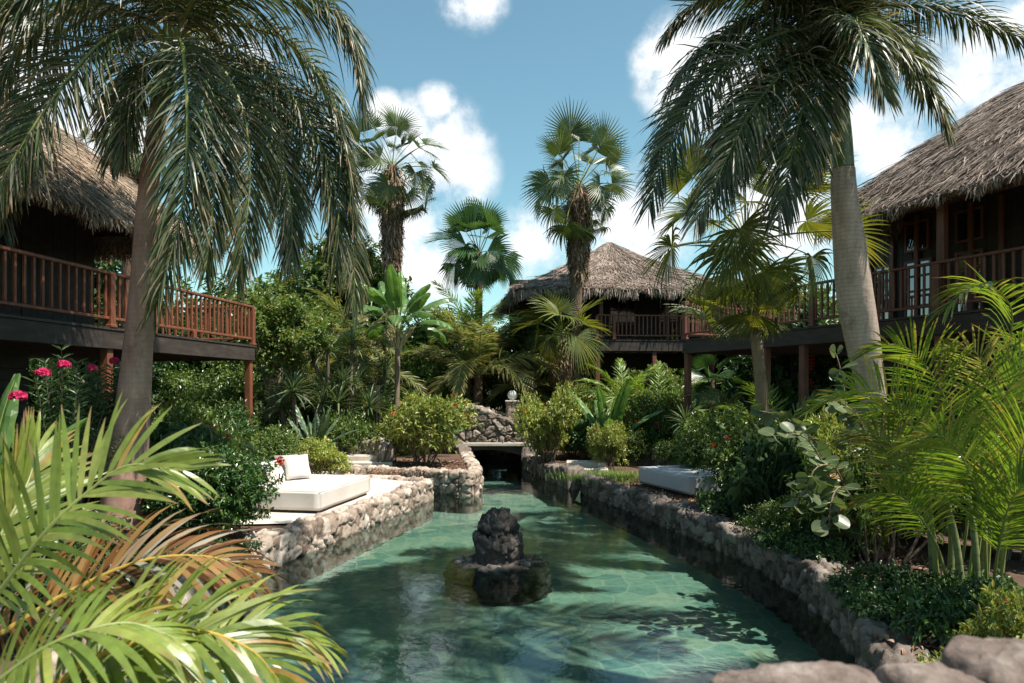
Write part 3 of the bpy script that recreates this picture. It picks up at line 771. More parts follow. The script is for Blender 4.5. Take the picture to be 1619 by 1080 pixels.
FX, FY = -.205, 10.5
ft = thing('stone_fountain', 'dark lava stone fountain with rough domed top standing in the pool', 'fountain', (FX, FY, 0))
round_stone([(.76, -.5), (.78, -.3), (.76, -.10), (.66, -.03), (.45, .005), (.2, .01)], (FX, FY, 0), 21, .2, .05, 110).build('base', M['stone_d'], ft, (FX, FY, 0), True)
round_stone([(.33, -.05), (.345, .15), (.35, .32), (.335, .40), (.27, .415), (.02, .415)], (FX, FY, 0), 22, .19, .07, 110).build('drum', M['stone_k'], ft, (FX, FY, 0), True)
round_stone([(.20, .41), (.255, .47), (.265, .54), (.23, .64), (.14, .72), (.06, .765), (.004, .77)], (FX, FY, 0), 23, .15, .085, 110, .01).build('dome', M['stone_k'], ft, (FX, FY, 0), True)

# ---------------------------------------------------------------- bridge
BY = 22.6
br = thing('stone_bridge', 'small humpback bridge with rubble stone parapet over the channel', 'bridge', (-1.5, BY, .9))


def parapet(y, seed):
    xs = np.linspace(-4.0, .75, 150)
    topz = .86 + 1.14 * np.clip(1 - np.abs((xs + 1.62) / 2.42) ** 2.1, 0, 1)
    nz = 44; m = []
    for k in range(nz):
        f = k / (nz - 1); m.append(np.stack([xs, np.full_like(xs, y), .86 + (topz - .86) * f], 1))
    for k in range(1, 7): m.append(np.stack([xs, np.full_like(xs, y) + k * .07, topz + .015 * math.sin(k / 6 * math.pi)], 1))
    for k in range(1, 10):
        f = 1 - k / 9; m.append(np.stack([xs, np.full_like(xs, y) + .42, .86 + (topz - .86) * f], 1))
    g = np.stack(m, 1); n = surf_normals(g)
    if n[75, 10, 1] > 0: n = -n
    v, col = stonify(g.reshape(-1, 3), n.reshape(-1, 3), .26, .075, seed)
    mb = MB(); mb.add(v, grid_quads(150, len(m)), None, 0, col); return mb


parapet(BY, 31).build('parapet', M['stone_b'], br, (-1.5, BY, .9), True)
parapet(BY + 2.0, 32).build('parapet', M['stone_b'], br, (-1.5, BY, .9), True)
mb = MB(); box(mb, (-1.62, BY + 1.18, .80), (4.6, 2.5, .12), None, 0, .02); mb.build('deck_slab', M['slab'], br, (-1.5, BY, .9))
mb = MB()                                    # arched ribs under the slab
xs = np.linspace(-2.6, .95, 24)
for y0 in (BY + .02, BY + 2.2):
    zt = .735; zb = .62 - .55 * np.abs((xs + .8) / 1.8) ** 2.2
    mb = MB(); fr_ = np.stack([np.stack([xs, xs * 0 + y0, xs * 0 + zt], 1), np.stack([xs, xs * 0 + y0, zb], 1), np.stack([xs, xs * 0 + y0 + .2, zb], 1), np.stack([xs, xs * 0 + y0 + .2, xs * 0 + zt], 1)], 1)
    mb.add(fr_.reshape(-1, 3), grid_quads(24, 4)); mb.build('arch_rib', M['wood_beam'], br, (-1.5, BY, .9))

# ---------------------------------------------------------------- globe lamps
def globe_lamp(x, y, z0, zg, r, label):
    t = thing('garden_lamp', label, 'lamp', (x, y, z0), 0, 'globe lamps on stone pillars')
    h = zg - r - z0 - .05
    sides = 40; k = max(12, int(h / .04))
    s = .21
    def rr(th): return s / max(abs(math.cos(th)), abs(math.sin(th))) if False else s * (abs(math.cos(th)) ** 6 + abs(math.sin(th)) ** 6) ** (-1 / 6)
    th = np.linspace(0, 2 * np.pi, sides, endpoint=False); rad = np.array([rr(a) for a in th])
    zs = np.linspace(0, h, k)
    g = np.stack([np.repeat((rad * np.cos(th))[None], k, 0), np.repeat((rad * np.sin(th))[None], k, 0), np.repeat(zs[:, None], sides, 1)], -1)
    n = np.stack([np.cos(th), np.sin(th), th * 0], 1)[None].repeat(k, 0)
    v, col = stonify(g.reshape(-1, 3) + [x, y, z0], n.reshape(-1, 3), (.16, .16, .11), .03, int(x * 7) + 40)
    mb = MB(); mb.add(v - [x, y, z0], grid_quads(k, sides, True), None, 0, col); mb.build('pillar', M['stone'], t, smooth=True)
    mb = MB(); box(mb, (0, 0, h + .025), (.5, .5, .05), None, 0, .012); mb.build('cap', M['slab'], t)
    a = np.linspace(-math.pi / 2, math.pi / 2, 18)
    mb = MB(); lathe(mb, np.stack([np.cos(a) * r, np.sin(a) * r + h + .05 + r], 1), 28); lathe(mb, [(.09, h + .045), (.09, h + .09), (.06, h + .1)], 16)
    mb.build('globe', M['globe'], t, smooth=True)


a = P(810, 625, 24.4); globe_lamp(a[0], 24.4, .36, a[2], .175, 'white globe lamp on a stone pillar at the right end of the bridge')
a = P(844, 628, 27.0); globe_lamp(a[0], 27.0, .36, a[2], .165, 'white globe lamp half hidden by the leaves of the light bush right of the bridge')
a = P(610, 633, 23.2); globe_lamp(a[0], 23.2, .36, a[2], .20, 'white globe lamp on a stone pillar beside the dark shower post')

# outdoor shower
a = P(598, 610, 21.4)
t = thing('outdoor_shower', 'dark wooden post with a bent metal shower arm behind the round bush', 'shower', (a[0], 21.4, .6))
mb = MB(); box(mb, (0, 0, 1.05), (.13, .13, 2.1), None, 0, .01); mb.build('post', M['wood_dark'], t)
mb = MB(); tube(mb, [(-.02, -.08, 1.92), (-.12, -.1, 1.9), (-.25, -.1, 1.84), (-.33, -.1, 1.80), (-.36, -.1, 1.74)], .017, 8); mb.build('shower_arm', M['metal'], t, smooth=True)
mb = MB(); lathe(mb, [(.01, 1.73), (.025, 1.72), (.07, 1.68), (.07, 1.665), (.0, 1.665)], 16, (-.365, -.1, 0)); mb.build('shower_head', M['metal'], t, smooth=True)

# ---------------------------------------------------------------- daybeds
def daybed(label, near, far, width, side, z, h, m, cat='daybed'):
    """pool side runs near -> far; the bed lies on the left (+1) or right (-1) of that line"""
    a, b = np.array([*near, z]), np.array([*far, z])
    x = nrm(b - a); y = np.cross(UP, x) * side; L = np.linalg.norm(b - a)
    c = (a + b) / 2 + y * width / 2
    t = thing('daybed', label, cat, c, math.atan2(x[1], x[0]), 'daybeds beside the pool')
    me = bpy.data.meshes.new('mattress')
    import bmesh
    bm = bmesh.new(); bmesh.ops.create_cube(bm, size=1)
    for v in bm.verts: v.co = Vector((v.co.x * L, v.co.y * width, (v.co.z + .5) * (h - .05) + .05))
    bmesh.ops.bevel(bm, geom=bm.edges[:], offset=.035, segments=3, affect='EDGES')
    bmesh.ops.subdivide_edges(bm, edges=[e for e in bm.edges if e.calc_length() > .2], cuts=14, use_grid_fill=True)
    for v in bm.verts:
        p = np.array([[v.co.x, v.co.y, v.co.z]]) + c
        d = float(wavy(p, 2.4)[0]) * .006 + float(wavy(p, 7)[0]) * .003
        v.co += Vector((d, d, d * (1.5 if v.co.z > h - .02 else .3)))
    bm.to_mesh(me); bm.free(); me.materials.append(m)
    for p in me.polygons: p.use_smooth = True
    part('mattress', me, t)
    # seam cord along the upper edge, and the recessed plinth
    mb = MB(); k = .012; hx, hy = L / 2 - k, width / 2 - k
    tube(mb, catmull([(-hx, -hy, h - .012), (0, -hy, h - .013), (hx, -hy, h - .012)], 20), .006, 6)
    tube(mb, catmull([(-hx, hy, h - .012), (0, hy, h - .013), (hx, hy, h - .012)], 20), .006, 6)
    tube(mb, catmull([(-hx, -hy, h - .012), (-hx, 0, h - .013), (-hx, hy, h - .012)], 20), .006, 6)
    tube(mb, catmull([(hx, -hy, h - .012), (hx, 0, h - .013), (hx, hy, h - .012)], 20), .006, 6)
    mb.build('piping', m, t, smooth=True)
    mb = MB(); box(mb, (0, 0, .025), (L - .14, width - .14, .05)); mb.build('plinth', M['wood_dark'], t)
    return t, c, x, y


daybed('cream canvas daybed on the sunny left terrace with pillows', (-3.38, 12.25), (-2.95, 14.55), 1.55, 1, .397, .40, M['canvas'])
daybed('bare daybed with shade greyed into its canvas beside the right pool wall', (3.62, 14.15), (2.92, 16.1), 1.5, -1, .385, .42, M['canvas_shaded'])


def pillow(label, px, py, d, rz, tilt, m, w=.52):
    n = 17; a = np.linspace(-1, 1, n); X, Y = np.meshgrid(a, a, indexing='ij')
    f = ((1 - X ** 4) * (1 - Y ** 4)) ** .55
    pin = 1 - .07 * (1 - (np.abs(X * Y)) ** .8) * (np.maximum(np.abs(X), np.abs(Y)) ** 4)
    mb = MB()
    for s in (1, -1):
        Z = s * (.085 * f + .004 * wavy(np.stack([X.ravel() * 3, Y.ravel() * 3, X.ravel() * 0 + s], 1), 1.2).reshape(n, n) * f)
        v = np.stack([X * pin * w / 2, Y * pin * w / 2, Z], -1).reshape(-1, 3)
        q = grid_quads(n, n); mb.add(v, q[:, ::-1] if s > 0 else q)
    o = mb.build('pillow', m, smooth=True)
    p = P(px, py, d)
    o.location = tuple(p); o.rotation_euler = (math.radians(tilt), 0, rz)
    tag(o, label, 'pillow', 'pillows on the cream daybed')


pillow('cream square pillow standing upright on the cream daybed, with its whole face showing', 470, 738, 13.9, math.radians(38), 62, M['canvas'])
pillow('cream pillow lying back on the daybed, half hidden by the dark glossy bush', 437, 746, 13.75, math.radians(60), 48, M['canvas'], .56)
pillow('grey pillow propped behind the upright cream pillow on the daybed', 456, 737, 14.15, math.radians(42), 64, M['pillow_g'], .50)

# ---------------------------------------------------------------- boulder parapet beside the photographer
def boulder(mb, c, r, seed, n=46):
    th = np.linspace(0, 2 * np.pi, n * 2, endpoint=False); ph = np.linspace(-math.pi / 2, math.pi / 2, n)
    d = np.stack([np.cos(ph)[:, None] * np.cos(th), np.cos(ph)[:, None] * np.sin(th), np.repeat(np.sin(ph)[:, None], n * 2, 1)], -1)
    e = np.sign(d) * np.abs(d) ** .62
    v = (e * np.asarray(r)).reshape(-1, 3); s = min(r)
    v = v * (1 + .10 * wavy(d.reshape(-1, 3) * 1.0 + seed, 1.9)[:, None] + .03 * wavy(d.reshape(-1, 3) + seed, 6)[:, None]) + .004 * wavy(v + seed, 60)[:, None] * d.reshape(-1, 3)
    mb.add(v + np.asarray(c), grid_quads(n, n * 2, True))


pw = thing('stone_parapet', 'pinkish boulder parapet close to the viewer at the lower right', 'parapet', (1.0, 1.42, 0))
for k, (px, py, d, r) in enumerate([(1268, 1150, 1.42, (.185, .12, .10)), (1490, 1150, 1.40, (.105, .11, .105)), (1612, 1102, 1.46, (.135, .12, .105)), (1070, 1190, 1.42, (.10, .12, .085)), (1830, 1110, 1.42, (.15, .13, .11))]):
    mb = MB(); boulder(mb, P(px, py, d), r, k * 3.1); mb.build('capstone', M['boulder'], pw, (1.0, 1.42, 0), True)
xs = np.linspace(.2, 2.2, 60); zs = np.linspace(-.6, 1.90, 60)
g = np.stack(np.meshgrid(xs, zs, indexing='ij'), -1); g = np.stack([g[..., 0], np.full_like(g[..., 0], 1.6), g[..., 1]], -1)
v, col = stonify(g.reshape(-1, 3), np.tile([0, 1., 0], (3600, 1)), .3, .05, 51)
mb = MB(); mb.add(v, grid_quads(60, 60), None, 0, col)
k = 3600; mb.add([(.2, 1.6, 1.9), (2.2, 1.6, 1.9), (2.2, 1.26, 1.9), (.2, 1.26, 1.9), (.2, 1.6, -.6), (2.2, 1.6, -.6), (2.2, 1.26, -.6), (.2, 1.26, -.6)], [[0, 3, 2, 1], [3, 7, 6, 2], [0, 4, 7, 3], [1, 2, 6, 5]], None, 0, np.tile([.4, .8, .5, 1], (8, 1)))
mb.build('parapet_body', M['stone'], pw, (1.0, 1.42, 0))


# ---------------------------------------------------------------- thatched timber houses
class Frame:
    def __init__(s, c, u, v):
        s.c = np.array([c[0], c[1], 0.]); s.u = nrm(np.array([u[0], u[1], 0.])); s.v = nrm(np.array([v[0], v[1], 0.]))

    def __call__(s, u, v, z):
        return s.c + s.u * u + s.v * v + UP * z

    def ax(s):
        return (s.u, s.v, UP)


def fbox(mb, F, u0, u1, v0, v1, z0, z1, mi=0, ch=0.0):
    A = F.ax()
    box(mb, F((u0 + u1) / 2, (v0 + v1) / 2, (z0 + z1) / 2), (u1 - u0, v1 - v0, z1 - z0), A, mi, ch)


def railing(parent, F, u0, u1, z, posts, origin, mrail, mbal, step, h=1.02, vv=0.06, along='u', v_fix=0.0, blocks=()):
    def pt(a, z): return F(a, vv, z) if along == 'u' else F(v_fix, a, z)
    mb = MB()
    bar(mb, pt(u0, z + h - .03), pt(u1, z + h - .03), .085, .06, 0, .012)
    bar(mb, pt(u0, z + .17), pt(u1, z + .17), .06, .055, 0, .01)
    rail = mb.build('railing', mrail, parent, origin)
    for a in posts:
        mb = MB(); p = pt(a, z + h / 2 - .03)
        box(mb, p, (.13, .13, h - .06), F.ax(), 0, .008); box(mb, pt(a, z + .03), (.17, .17, .06), F.ax(), 0, .01)
        mb.build('railing_post', mrail, rail, origin)
    for a in blocks:
        mb = MB(); box(mb, pt(a, z + .07), (.12, .12, .145), F.ax(), 0, .008); mb.build('rail_block', mrail, rail, origin)
    mb = MB(); box(mb, (0, 0, 0), (.045, .045, h - .06 - .2), F.ax(), 0, .006)
    me = mb.mesh('baluster', mbal)
    a = u0 + step
    while a < u1 - .03:
        if all(abs(a - q) > .09 for q in posts):
            o = part('baluster', me, rail); o.location = tuple(pt(a, z + .2 + (h - .26) / 2) - np.asarray(origin))
        a += step
    return rail


def thatch(parent, F, u0, u1, v0, v1, z, rise, inset, origin, m, dens=(420, 420, 60, 60), bulge=.45, over=.12, w=.021, fr_len=.34, dens_f=420):
    """hipped thatch: eaves u0..u1 x v0..v1 at height z, ridge at mid v"""
    vm = (v0 + v1) / 2
    R0, R1 = F(u0 + inset, vm, z + rise), F(u1 - inset, vm, z + rise)
    E = [F(u0, v0, z), F(u1, v0, z), F(u1, v1, z), F(u0, v1, z)]
    sides = [(E[0], E[1], R0, R1), (E[3], E[0], R0, R0), (E[2], E[3], R1, R0), (E[1], E[2], R1, R1)]
    base, fringe = MB(), MB()
    cen = F((u0 + u1) / 2, vm, z)

    def surf(s, a, b):
        A, B, C, D = s
        e = A + (B - A) * a[..., None]; r = C + (D - C) * a[..., None]
        p = e + (r - e) * b[..., None]
        p = p + UP * (bulge * np.sin(np.pi * np.clip(b, 0, 1)) ** .9 * .62)[..., None]
        lump = .05 * wavy(p.reshape(-1, 3), 1.3).reshape(a.shape)
        return p + UP * lump[..., None]
    for k, s in enumerate(sides):
        aa, bb = np.meshgrid(np.linspace(0, 1, 50), np.linspace(-.0, 1, 22), indexing='ij')
        g = surf(s, aa, bb)
        base.add(g.reshape(-1, 3), grid_quads(50, 22), None, 1)
        g2 = g[:, 0] - UP * .16; ins = nrm((s[2] + s[3]) / 2 - (s[0] + s[1]) / 2)
        base.add(np.stack([g[:, 0], g2 + ins * .14, g2 + ins * .6], 1).reshape(-1, 3), grid_quads(50, 3), None, 1)
        Lw = np.linalg.norm(s[1] - s[0]); H = np.linalg.norm((s[2] + s[3]) / 2 - (s[0] + s[1]) / 2)
        n = int(Lw * H * dens[k] * (.6 if k % 2 else 1))
        b = rng.uniform(0.0, 1.0, n); a = rng.uniform(0, 1, n)
        ln = rng.uniform(.25, .55, n) / H
        p0 = surf(s, a, np.minimum(b + ln, 1.0)); p2 = surf(s, a + rng.normal(0, .22, n) / Lw, b - .02); p1 = (p0 + p2) / 2
        up = nrm(np.cross(s[1] - s[0], (s[2] + s[3]) / 2 - s[0]));
        if up[2] < 0: up = -up
        lift = rng.uniform(.005, .11, n)[:, None] * up
        C = np.stack([p0 - up * .01, p1 + lift * .8, p2 + lift], 1)
        side = nrm(np.cross(p2 - p0, up)) * (w * rng.uniform(.5, 1.2, n) / 2)[:, None]
        tw = rng.normal(0, .5, n)[:, None]
        sd = nrm(side * 1 + up * tw * np.linalg.norm(side, axis=1)[:, None]) * np.linalg.norm(side, axis=1)[:, None]
        ribbons(base, C, np.stack([sd, sd, sd * .5], 1))
        # loose ends hanging from the eave
        nf = int(Lw * dens_f * (1 if k < 2 else .25))
        a = rng.uniform(0, 1, nf); e = surf(s, a, rng.uniform(-.0, .07, nf)) - UP * .02
        outv = nrm((s[0] + s[1]) / 2 - (s[2] + s[3]) / 2 * np.array([1, 1, 0]) - UP * 0); outv = nrm(outv * np.array([1, 1, 0]))
        dpt = rng.uniform(-.16, .09, nf)[:, None]
        wl = fr_len * (.75 + .35 * wavy(e, 2.1) + .2 * wavy(e, 6.0))
        l = np.clip(wl, .08, 1) * rng.uniform(.55, 1.15, nf)
        p0 = e + outv * dpt; p2 = p0 - UP * l[:, None] + outv * rng.normal(.04, .05, nf)[:, None] + nrm(s[1] - s[0]) * rng.normal(0, .06, nf)[:, None]
        C = np.stack([p0, (p0 + p2) / 2 + outv * .02, p2], 1)
        sv = nrm(nrm(s[1] - s[0]) + outv * rng.normal(0, .6, nf)[:, None]) * (w * rng.uniform(.6, 1.3, nf) / 2)[:, None]
        ribbons(fringe, C, np.stack([sv, sv, sv * .4], 1))
    r = base.build('roof', [m, M['thatch_base']], parent, origin)
    fringe.build('eave_fringe', [m], r, origin)
    return r


def plank_wall(F, u0, u1, v, z0, z1, bw=.19, horizontal=False):
    mb = MB()
    if horizontal:
        z = z0
        while z < z1:
            fbox(mb, F, u0, u1, v, v + .05 + random.random() * .012, z, min(z + bw - .012, z1)); z += bw
    else:
        u = u0
        while u < u1:
            fbox(mb, F, u, min(u + bw - .01, u1), v - random.random() * .014, v + .05, z0, z1); u += bw
    fbox(mb, F, u0, u1, v + .055, v + .12, z0, z1)
    return mb


def glazed(parent, F, u0, u1, v, z0, z1, origin, nx=2, nz=4, name='window'):
    mb = MB(); t = .05
    for i in range(nx + 1):
        u = u0 + (u1 - u0) * i / nx; fbox(mb, F, u - t / 2, u + t / 2, v - .05, v - .005, z0 + t / 2, z1 - t / 2)
    for i in range(nz + 1):
        z = z0 + (z1 - z0) * i / nz; fbox(mb, F, u0 - t / 2, u1 + t / 2, v - .053, v - .004, z - t / 2, z + t / 2)
    f = mb.build(name, M['wood_deep'], parent, origin)
    mb = MB(); fbox(mb, F, u0 + .01, u1 - .01, v - .03, v - .022, z0 + .01, z1 - .01); mb.build('pane', M['glass'], f, origin)
    return f


def deck(parent, F, u0, u1, v0, v1, zt, origin, beam=.34):
    mb = MB()
    v = v0
    while v < v1 - .01:                       # deck boards
        fbox(mb, F, u0 - .04, u1, v, min(v + .135, v1), zt - .045, zt); v += .145
    mb.build('deck', M['wood_beam'], parent, origin)
    mb = MB()
    fbox(mb, F, u0, u1, v0 + .02, v0 + .10, zt - .05 - beam, zt - .05, 0, .008)
    fbox(mb, F, u0, u0 + .08, v0 + .102, v1, zt - .05 - beam, zt - .05, 0, .008)
    u = u0 + .6
    while u < u1:
        fbox(mb, F, u, u + .06, v0 + .102, v1, zt - .05 - beam + .04, zt - .05); u += .6
    mb.build('beam', M['wood_beam'], parent, origin)


def post(parent, F, u, v, z0, z1, origin, m, w=.15, name='post'):
    mb = MB(); fbox(mb, F, u - w / 2, u + w / 2, v - w / 2, v + w / 2, z0, z1, 0, .01); mb.build(name, m, parent, origin)


# left house
FL = Frame((-6.63, 18.0), (-.12, -.99), (-.99, .12))
oL = FL(0, 0, .36)
hl = thing('thatched_house', 'thatched timber house on stilts at the left, its railing sunlit red brown', 'house', oL, 0, 'thatched houses on stilts')
ZL = 3.72
deck(hl, FL, 0, 17, 0, 5.5, ZL, oL)
railing(hl, FL, .06, 16.5, ZL, [.06, 5.33, 10.6, 15.8], oL, M['wood_red'], M['wood_red'], .18, vv=.07, blocks=(2.7, 8.0))
railing(hl, FL, .2, 5.3, ZL, [], oL, M['wood_red'], M['wood_red'], .18, along='v', v_fix=.06)
for u in (.1, 5.33, 10.6, 15.8): post(hl, FL, u, .14, .3, ZL - .38, oL, M['wood_red'])
for u in (.1, 5.33, 10.6): post(hl, FL, u, 4.6, .3, ZL - .38, oL, M['wood_deep'])
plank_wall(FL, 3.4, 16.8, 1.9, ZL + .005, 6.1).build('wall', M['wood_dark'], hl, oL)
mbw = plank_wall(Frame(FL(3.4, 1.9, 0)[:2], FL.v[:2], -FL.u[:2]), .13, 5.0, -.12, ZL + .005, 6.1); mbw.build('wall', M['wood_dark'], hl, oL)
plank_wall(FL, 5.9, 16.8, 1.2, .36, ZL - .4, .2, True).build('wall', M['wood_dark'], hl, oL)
for u in (6.4, 8.3, 10.6): glazed(hl, FL, u, u + .75, 1.885, ZL + .12, ZL + 2.0, oL, 2, 4)
thatch(hl, FL, 2.7, 17, -.28, 7.0, 5.62, 3.2, 3.0, oL, M['thatch'], dens=(520, 420, 12, 12), bulge=.4)
o = thing('wall_lamp', 'small round bulkhead lamp fixed under the left deck in shade', 'lamp', FL(6.9, 1.18, 2.95)); o.rotation_euler = (0, math.radians(90), math.atan2(-FL.v[1], -FL.v[0]))
mb = MB(); lathe(mb, [(.14, 0), (.14, .02), (.12, .03)], 20); mb.build('mount', M['wood_dark'], o, smooth=True)
mb = MB(); lathe(mb, [(.12, .03), (.115, .05), (.08, .085), (.0, .10)], 20); mb.build('glass_dome', M['globe'], o, smooth=True)

# right house
FR = Frame((5.0, 20.5), (.407, -.913), (.913, .407))
oR = FR(0, 0, .36)
hr = thing('thatched_house', 'large thatched timber house on stilts at the right behind the grey palm trunk', 'house', oR, 0, 'thatched houses on stilts')
ZR = 4.05
deck(hr, FR, 0, 17, 0, 6.5, ZR, oR, .36)
railing(hr, FR, .06, 16.5, ZR, [.06, 3.15, 4.75, 7.75, 11.2, 14.6], oR, M['wood_deep'], M['wood_deep'], .165, vv=.07)
railing(hr, FR, .2, 6.3, ZR, [3.3], oR, M['wood_deep'], M['wood_deep'], .165, along='v', v_fix=.06)
for u, zt in ((.08, ZR - .4), (3.2, ZR - .4), (4.4, ZR - .4), (7.75, ZR - .4), (11.2, ZR - .4)): post(hr, FR, u, .16, .3, zt, oR, M['wood_deep'], .16)
for u in (.2, 3.2, 4.4): post(hr, FR, u, 4.2, .3, ZR - .4, oR, M['wood_dark'], .16)
post(hr, FR, .08, .07, ZR + 1.0, ZR + 1.12, oR, M['wood_deep'], .17, 'finial')
for u in (5.9, 7.75, 11.2): post(hr, FR, u, .22, ZR, 6.6, oR, M['wood_deep'], .15)
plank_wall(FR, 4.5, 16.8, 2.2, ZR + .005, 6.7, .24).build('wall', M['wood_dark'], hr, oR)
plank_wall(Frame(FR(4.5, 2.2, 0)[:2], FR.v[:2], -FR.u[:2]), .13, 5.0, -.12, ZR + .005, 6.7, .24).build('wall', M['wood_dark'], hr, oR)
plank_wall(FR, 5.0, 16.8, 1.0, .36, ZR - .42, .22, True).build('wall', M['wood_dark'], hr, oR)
for u, wd in ((4.75, .4), (5.55, .62), (6.75, .55), (8.3, .9), (10.2, .9)): glazed(hr, FR, u, u + wd, 2.185, ZR + .12, ZR + 1.5, oR, 2 if wd < .8 else 3, 4)
for u in (5.55, 6.75, 8.3, 10.2): glazed(hr, FR, u, u + .55, 2.185, ZR + 1.75, ZR + 2.4, oR, 2, 1)
mb = MB()
for u in np.arange(4.6, 16, .62): fbox(mb, FR, u - .045, u + .045, 2.10, 2.183, ZR + .01, 6.6)
mb.build('wall_batten', M['wood_deep'], hr, oR)
thatch(hr, FR, 5.15, 18, -.32, 8.2, 6.25, 3.45, 4.0, oR, M['thatch_grey'], dens=(560, 420, 12, 12), bulge=.45, fr_len=.36)
# small railing between the stilts on the ground
railing(hr, FR, .3, 3.0, .42, [], oR, M['wood_red'], M['wood_red'], .165, h=.95, vv=.16)

# far house
FF = Frame((3.3, 27.4), (1, .10), (-.10, 1))
oF = FF(0, 0, .36)
hf = thing('thatched_house', 'distant thatched house with a pointed roof behind the palms at the centre', 'house', oF, 0, 'thatched houses on stilts')
ZF = 4.55
deck(hf, FF, 0, 9, 0, 6, ZF, oF, .4)
railing(hf, FF, .06, 8.5, ZF, [.06, .75, 4.4], oF, M['wood_red'], M['wood_red'], .17, h=1.0, vv=.07)
for u in (.1, 2.4, 4.8, 7.5): post(hf, FF, u, .16, .3, ZF - .45, oF, M['wood_deep'], .17)
plank_wall(FF, -3.2, 9, 2.2, ZF - .3, 7.2, .24).build('wall', M['wood_dark'], hf, oF)
plank_wall(FF, -3.2, 9, 2.6, .36, ZF - .4, .22, True).build('wall', M['wood_dark'], hf, oF)
glazed(hf, FF, 1.1, 2.2, 2.185, ZF + .2, ZF + 2.0, oF, 3, 3)
glazed(hf, FF, 3.3, 4.1, 2.185, ZF + .1, ZF + 2.0, oF, 2, 4)
for u in (.3, 3.0, 6.0): post(hf, FF, u, .4, ZF, 6.8, oF, M['wood_deep'], .15)
thatch(hf, FF, -3.4, 6.4, -.5, 8.4, 6.45, 2.75, 4.88, oF, M['thatch_grey'], dens=(300, 200, 10, 60), bulge=-.28, w=.028, fr_len=.5, dens_f=260)
mb = MB()                                     # netting hung below the eave
for k in range(26):
    x = 1.6 + k * .09
    tube(mb, [tuple(FF(x, -.1, 6.5)), tuple(FF(x + .25, -.1, 6.2)), tuple(FF(x + .5, -.1, 5.98 + .3 * abs(k - 13) / 13))], .008, 3, cap=False)
    tube(mb, [tuple(FF(x + .5, -.11, 6.5)), tuple(FF(x + .25, -.11, 6.2)), tuple(FF(x, -.11, 5.98 + .3 * abs(k - 13) / 13))], .008, 3, cap=False)
o = mb.build('netting', M['net'], None, tuple(FF(2.6, -.1, 6.5))); tag(o, 'dark sagging net hung under the thatch eave of the distant house', 'net')

# stairs far back between the stilts of the right house
sp = FR(3.2, 7.4, .36)
t = thing('garden_stairs', 'dark garden stairs with a slatted handrail seen between the stilts of the right house', 'stairs', sp, math.atan2(FR.v[1], FR.v[0]) - math.pi / 2)
for k in range(9):
    mb = MB(); box(mb, (0, k * .28, .1 + k * .19), (1.1, .3, .05), None, 0, .006); box(mb, (0, k * .28 + .13, .02 + k * .19), (1.08, .03, .12)); mb.build('step', M['wood_beam'], t)
mb = MB(); bar(mb, (-.6, 2.3, 2.75), (.6, 2.3, 2.75), .06, .05); bar(mb, (-.6, 2.3, 1.95), (.6, 2.3, 1.95), .05, .05)
for k in range(9): bar(mb, (-.56 + k * .14, 2.3, 1.97), (-.56 + k * .14, 2.3, 2.73), .03, .03)
mb.build('handrail', M['wood_dark'], t)
# striped cloth
p = P(1276, 600, 21.5)
mb = MB(); aa, bb = np.meshgrid(np.linspace(0, 1, 12), np.linspace(0, 1, 30), indexing='ij')
ang = -.9 + 1.8 * aa
v = np.stack([.30 * np.sin(ang) + .04 * np.sin(bb * 9), .12 * np.cos(ang), (bb - .5) * 1.5], -1)
mi = (np.arange(29) % 2)
q = grid_quads(12, 30)
for s in (0, 1): mb.add(v.reshape(-1, 3) + (0 if s == 0 else .0), q[np.tile(mi, 11) == s], None, s)
o = mb.build('hanging_cloth', [M['red_cloth'], M['wood_dark']], None, (0, 0, 0), True); o.location = tuple(p); tag(o, 'red and dark striped cloth hanging behind the stilts of the right house', 'cloth')
# terracotta urn among the shrubs
p = P(1378, 752, 9.3)
t = thing('terracotta_urn', 'orange terracotta urn half hidden behind the sea grape leaves', 'urn', (p[0], 9.3, .9))
mb = MB(); lathe(mb, [(.0, 0), (.13, 0), (.15, .02), (.22, .2), (.27, .42), (.25, .58), (.17, .70), (.15, .74), (.20, .80), (.19, .82), (.13, .76), (.12, .70), (0, .3)], 28); mb.build('body', M['terracotta'], t, smooth=True)
mb = MB(); lathe(mb, [(.0, -.55), (.2, -.55), (.2, -.5), (.11, -.42), (.11, -.06), (.16, 0), (0, .0)], 20); mb.build('stand', M['wood_deep'], t, smooth=True)

# ---------------------------------------------------------------- plant builders
def side_of(T, dh):
    s = np.cross(dh, UP); s = nrm(s)
    s = s[None] - T * (T @ s)[:, None]
    return nrm(s)


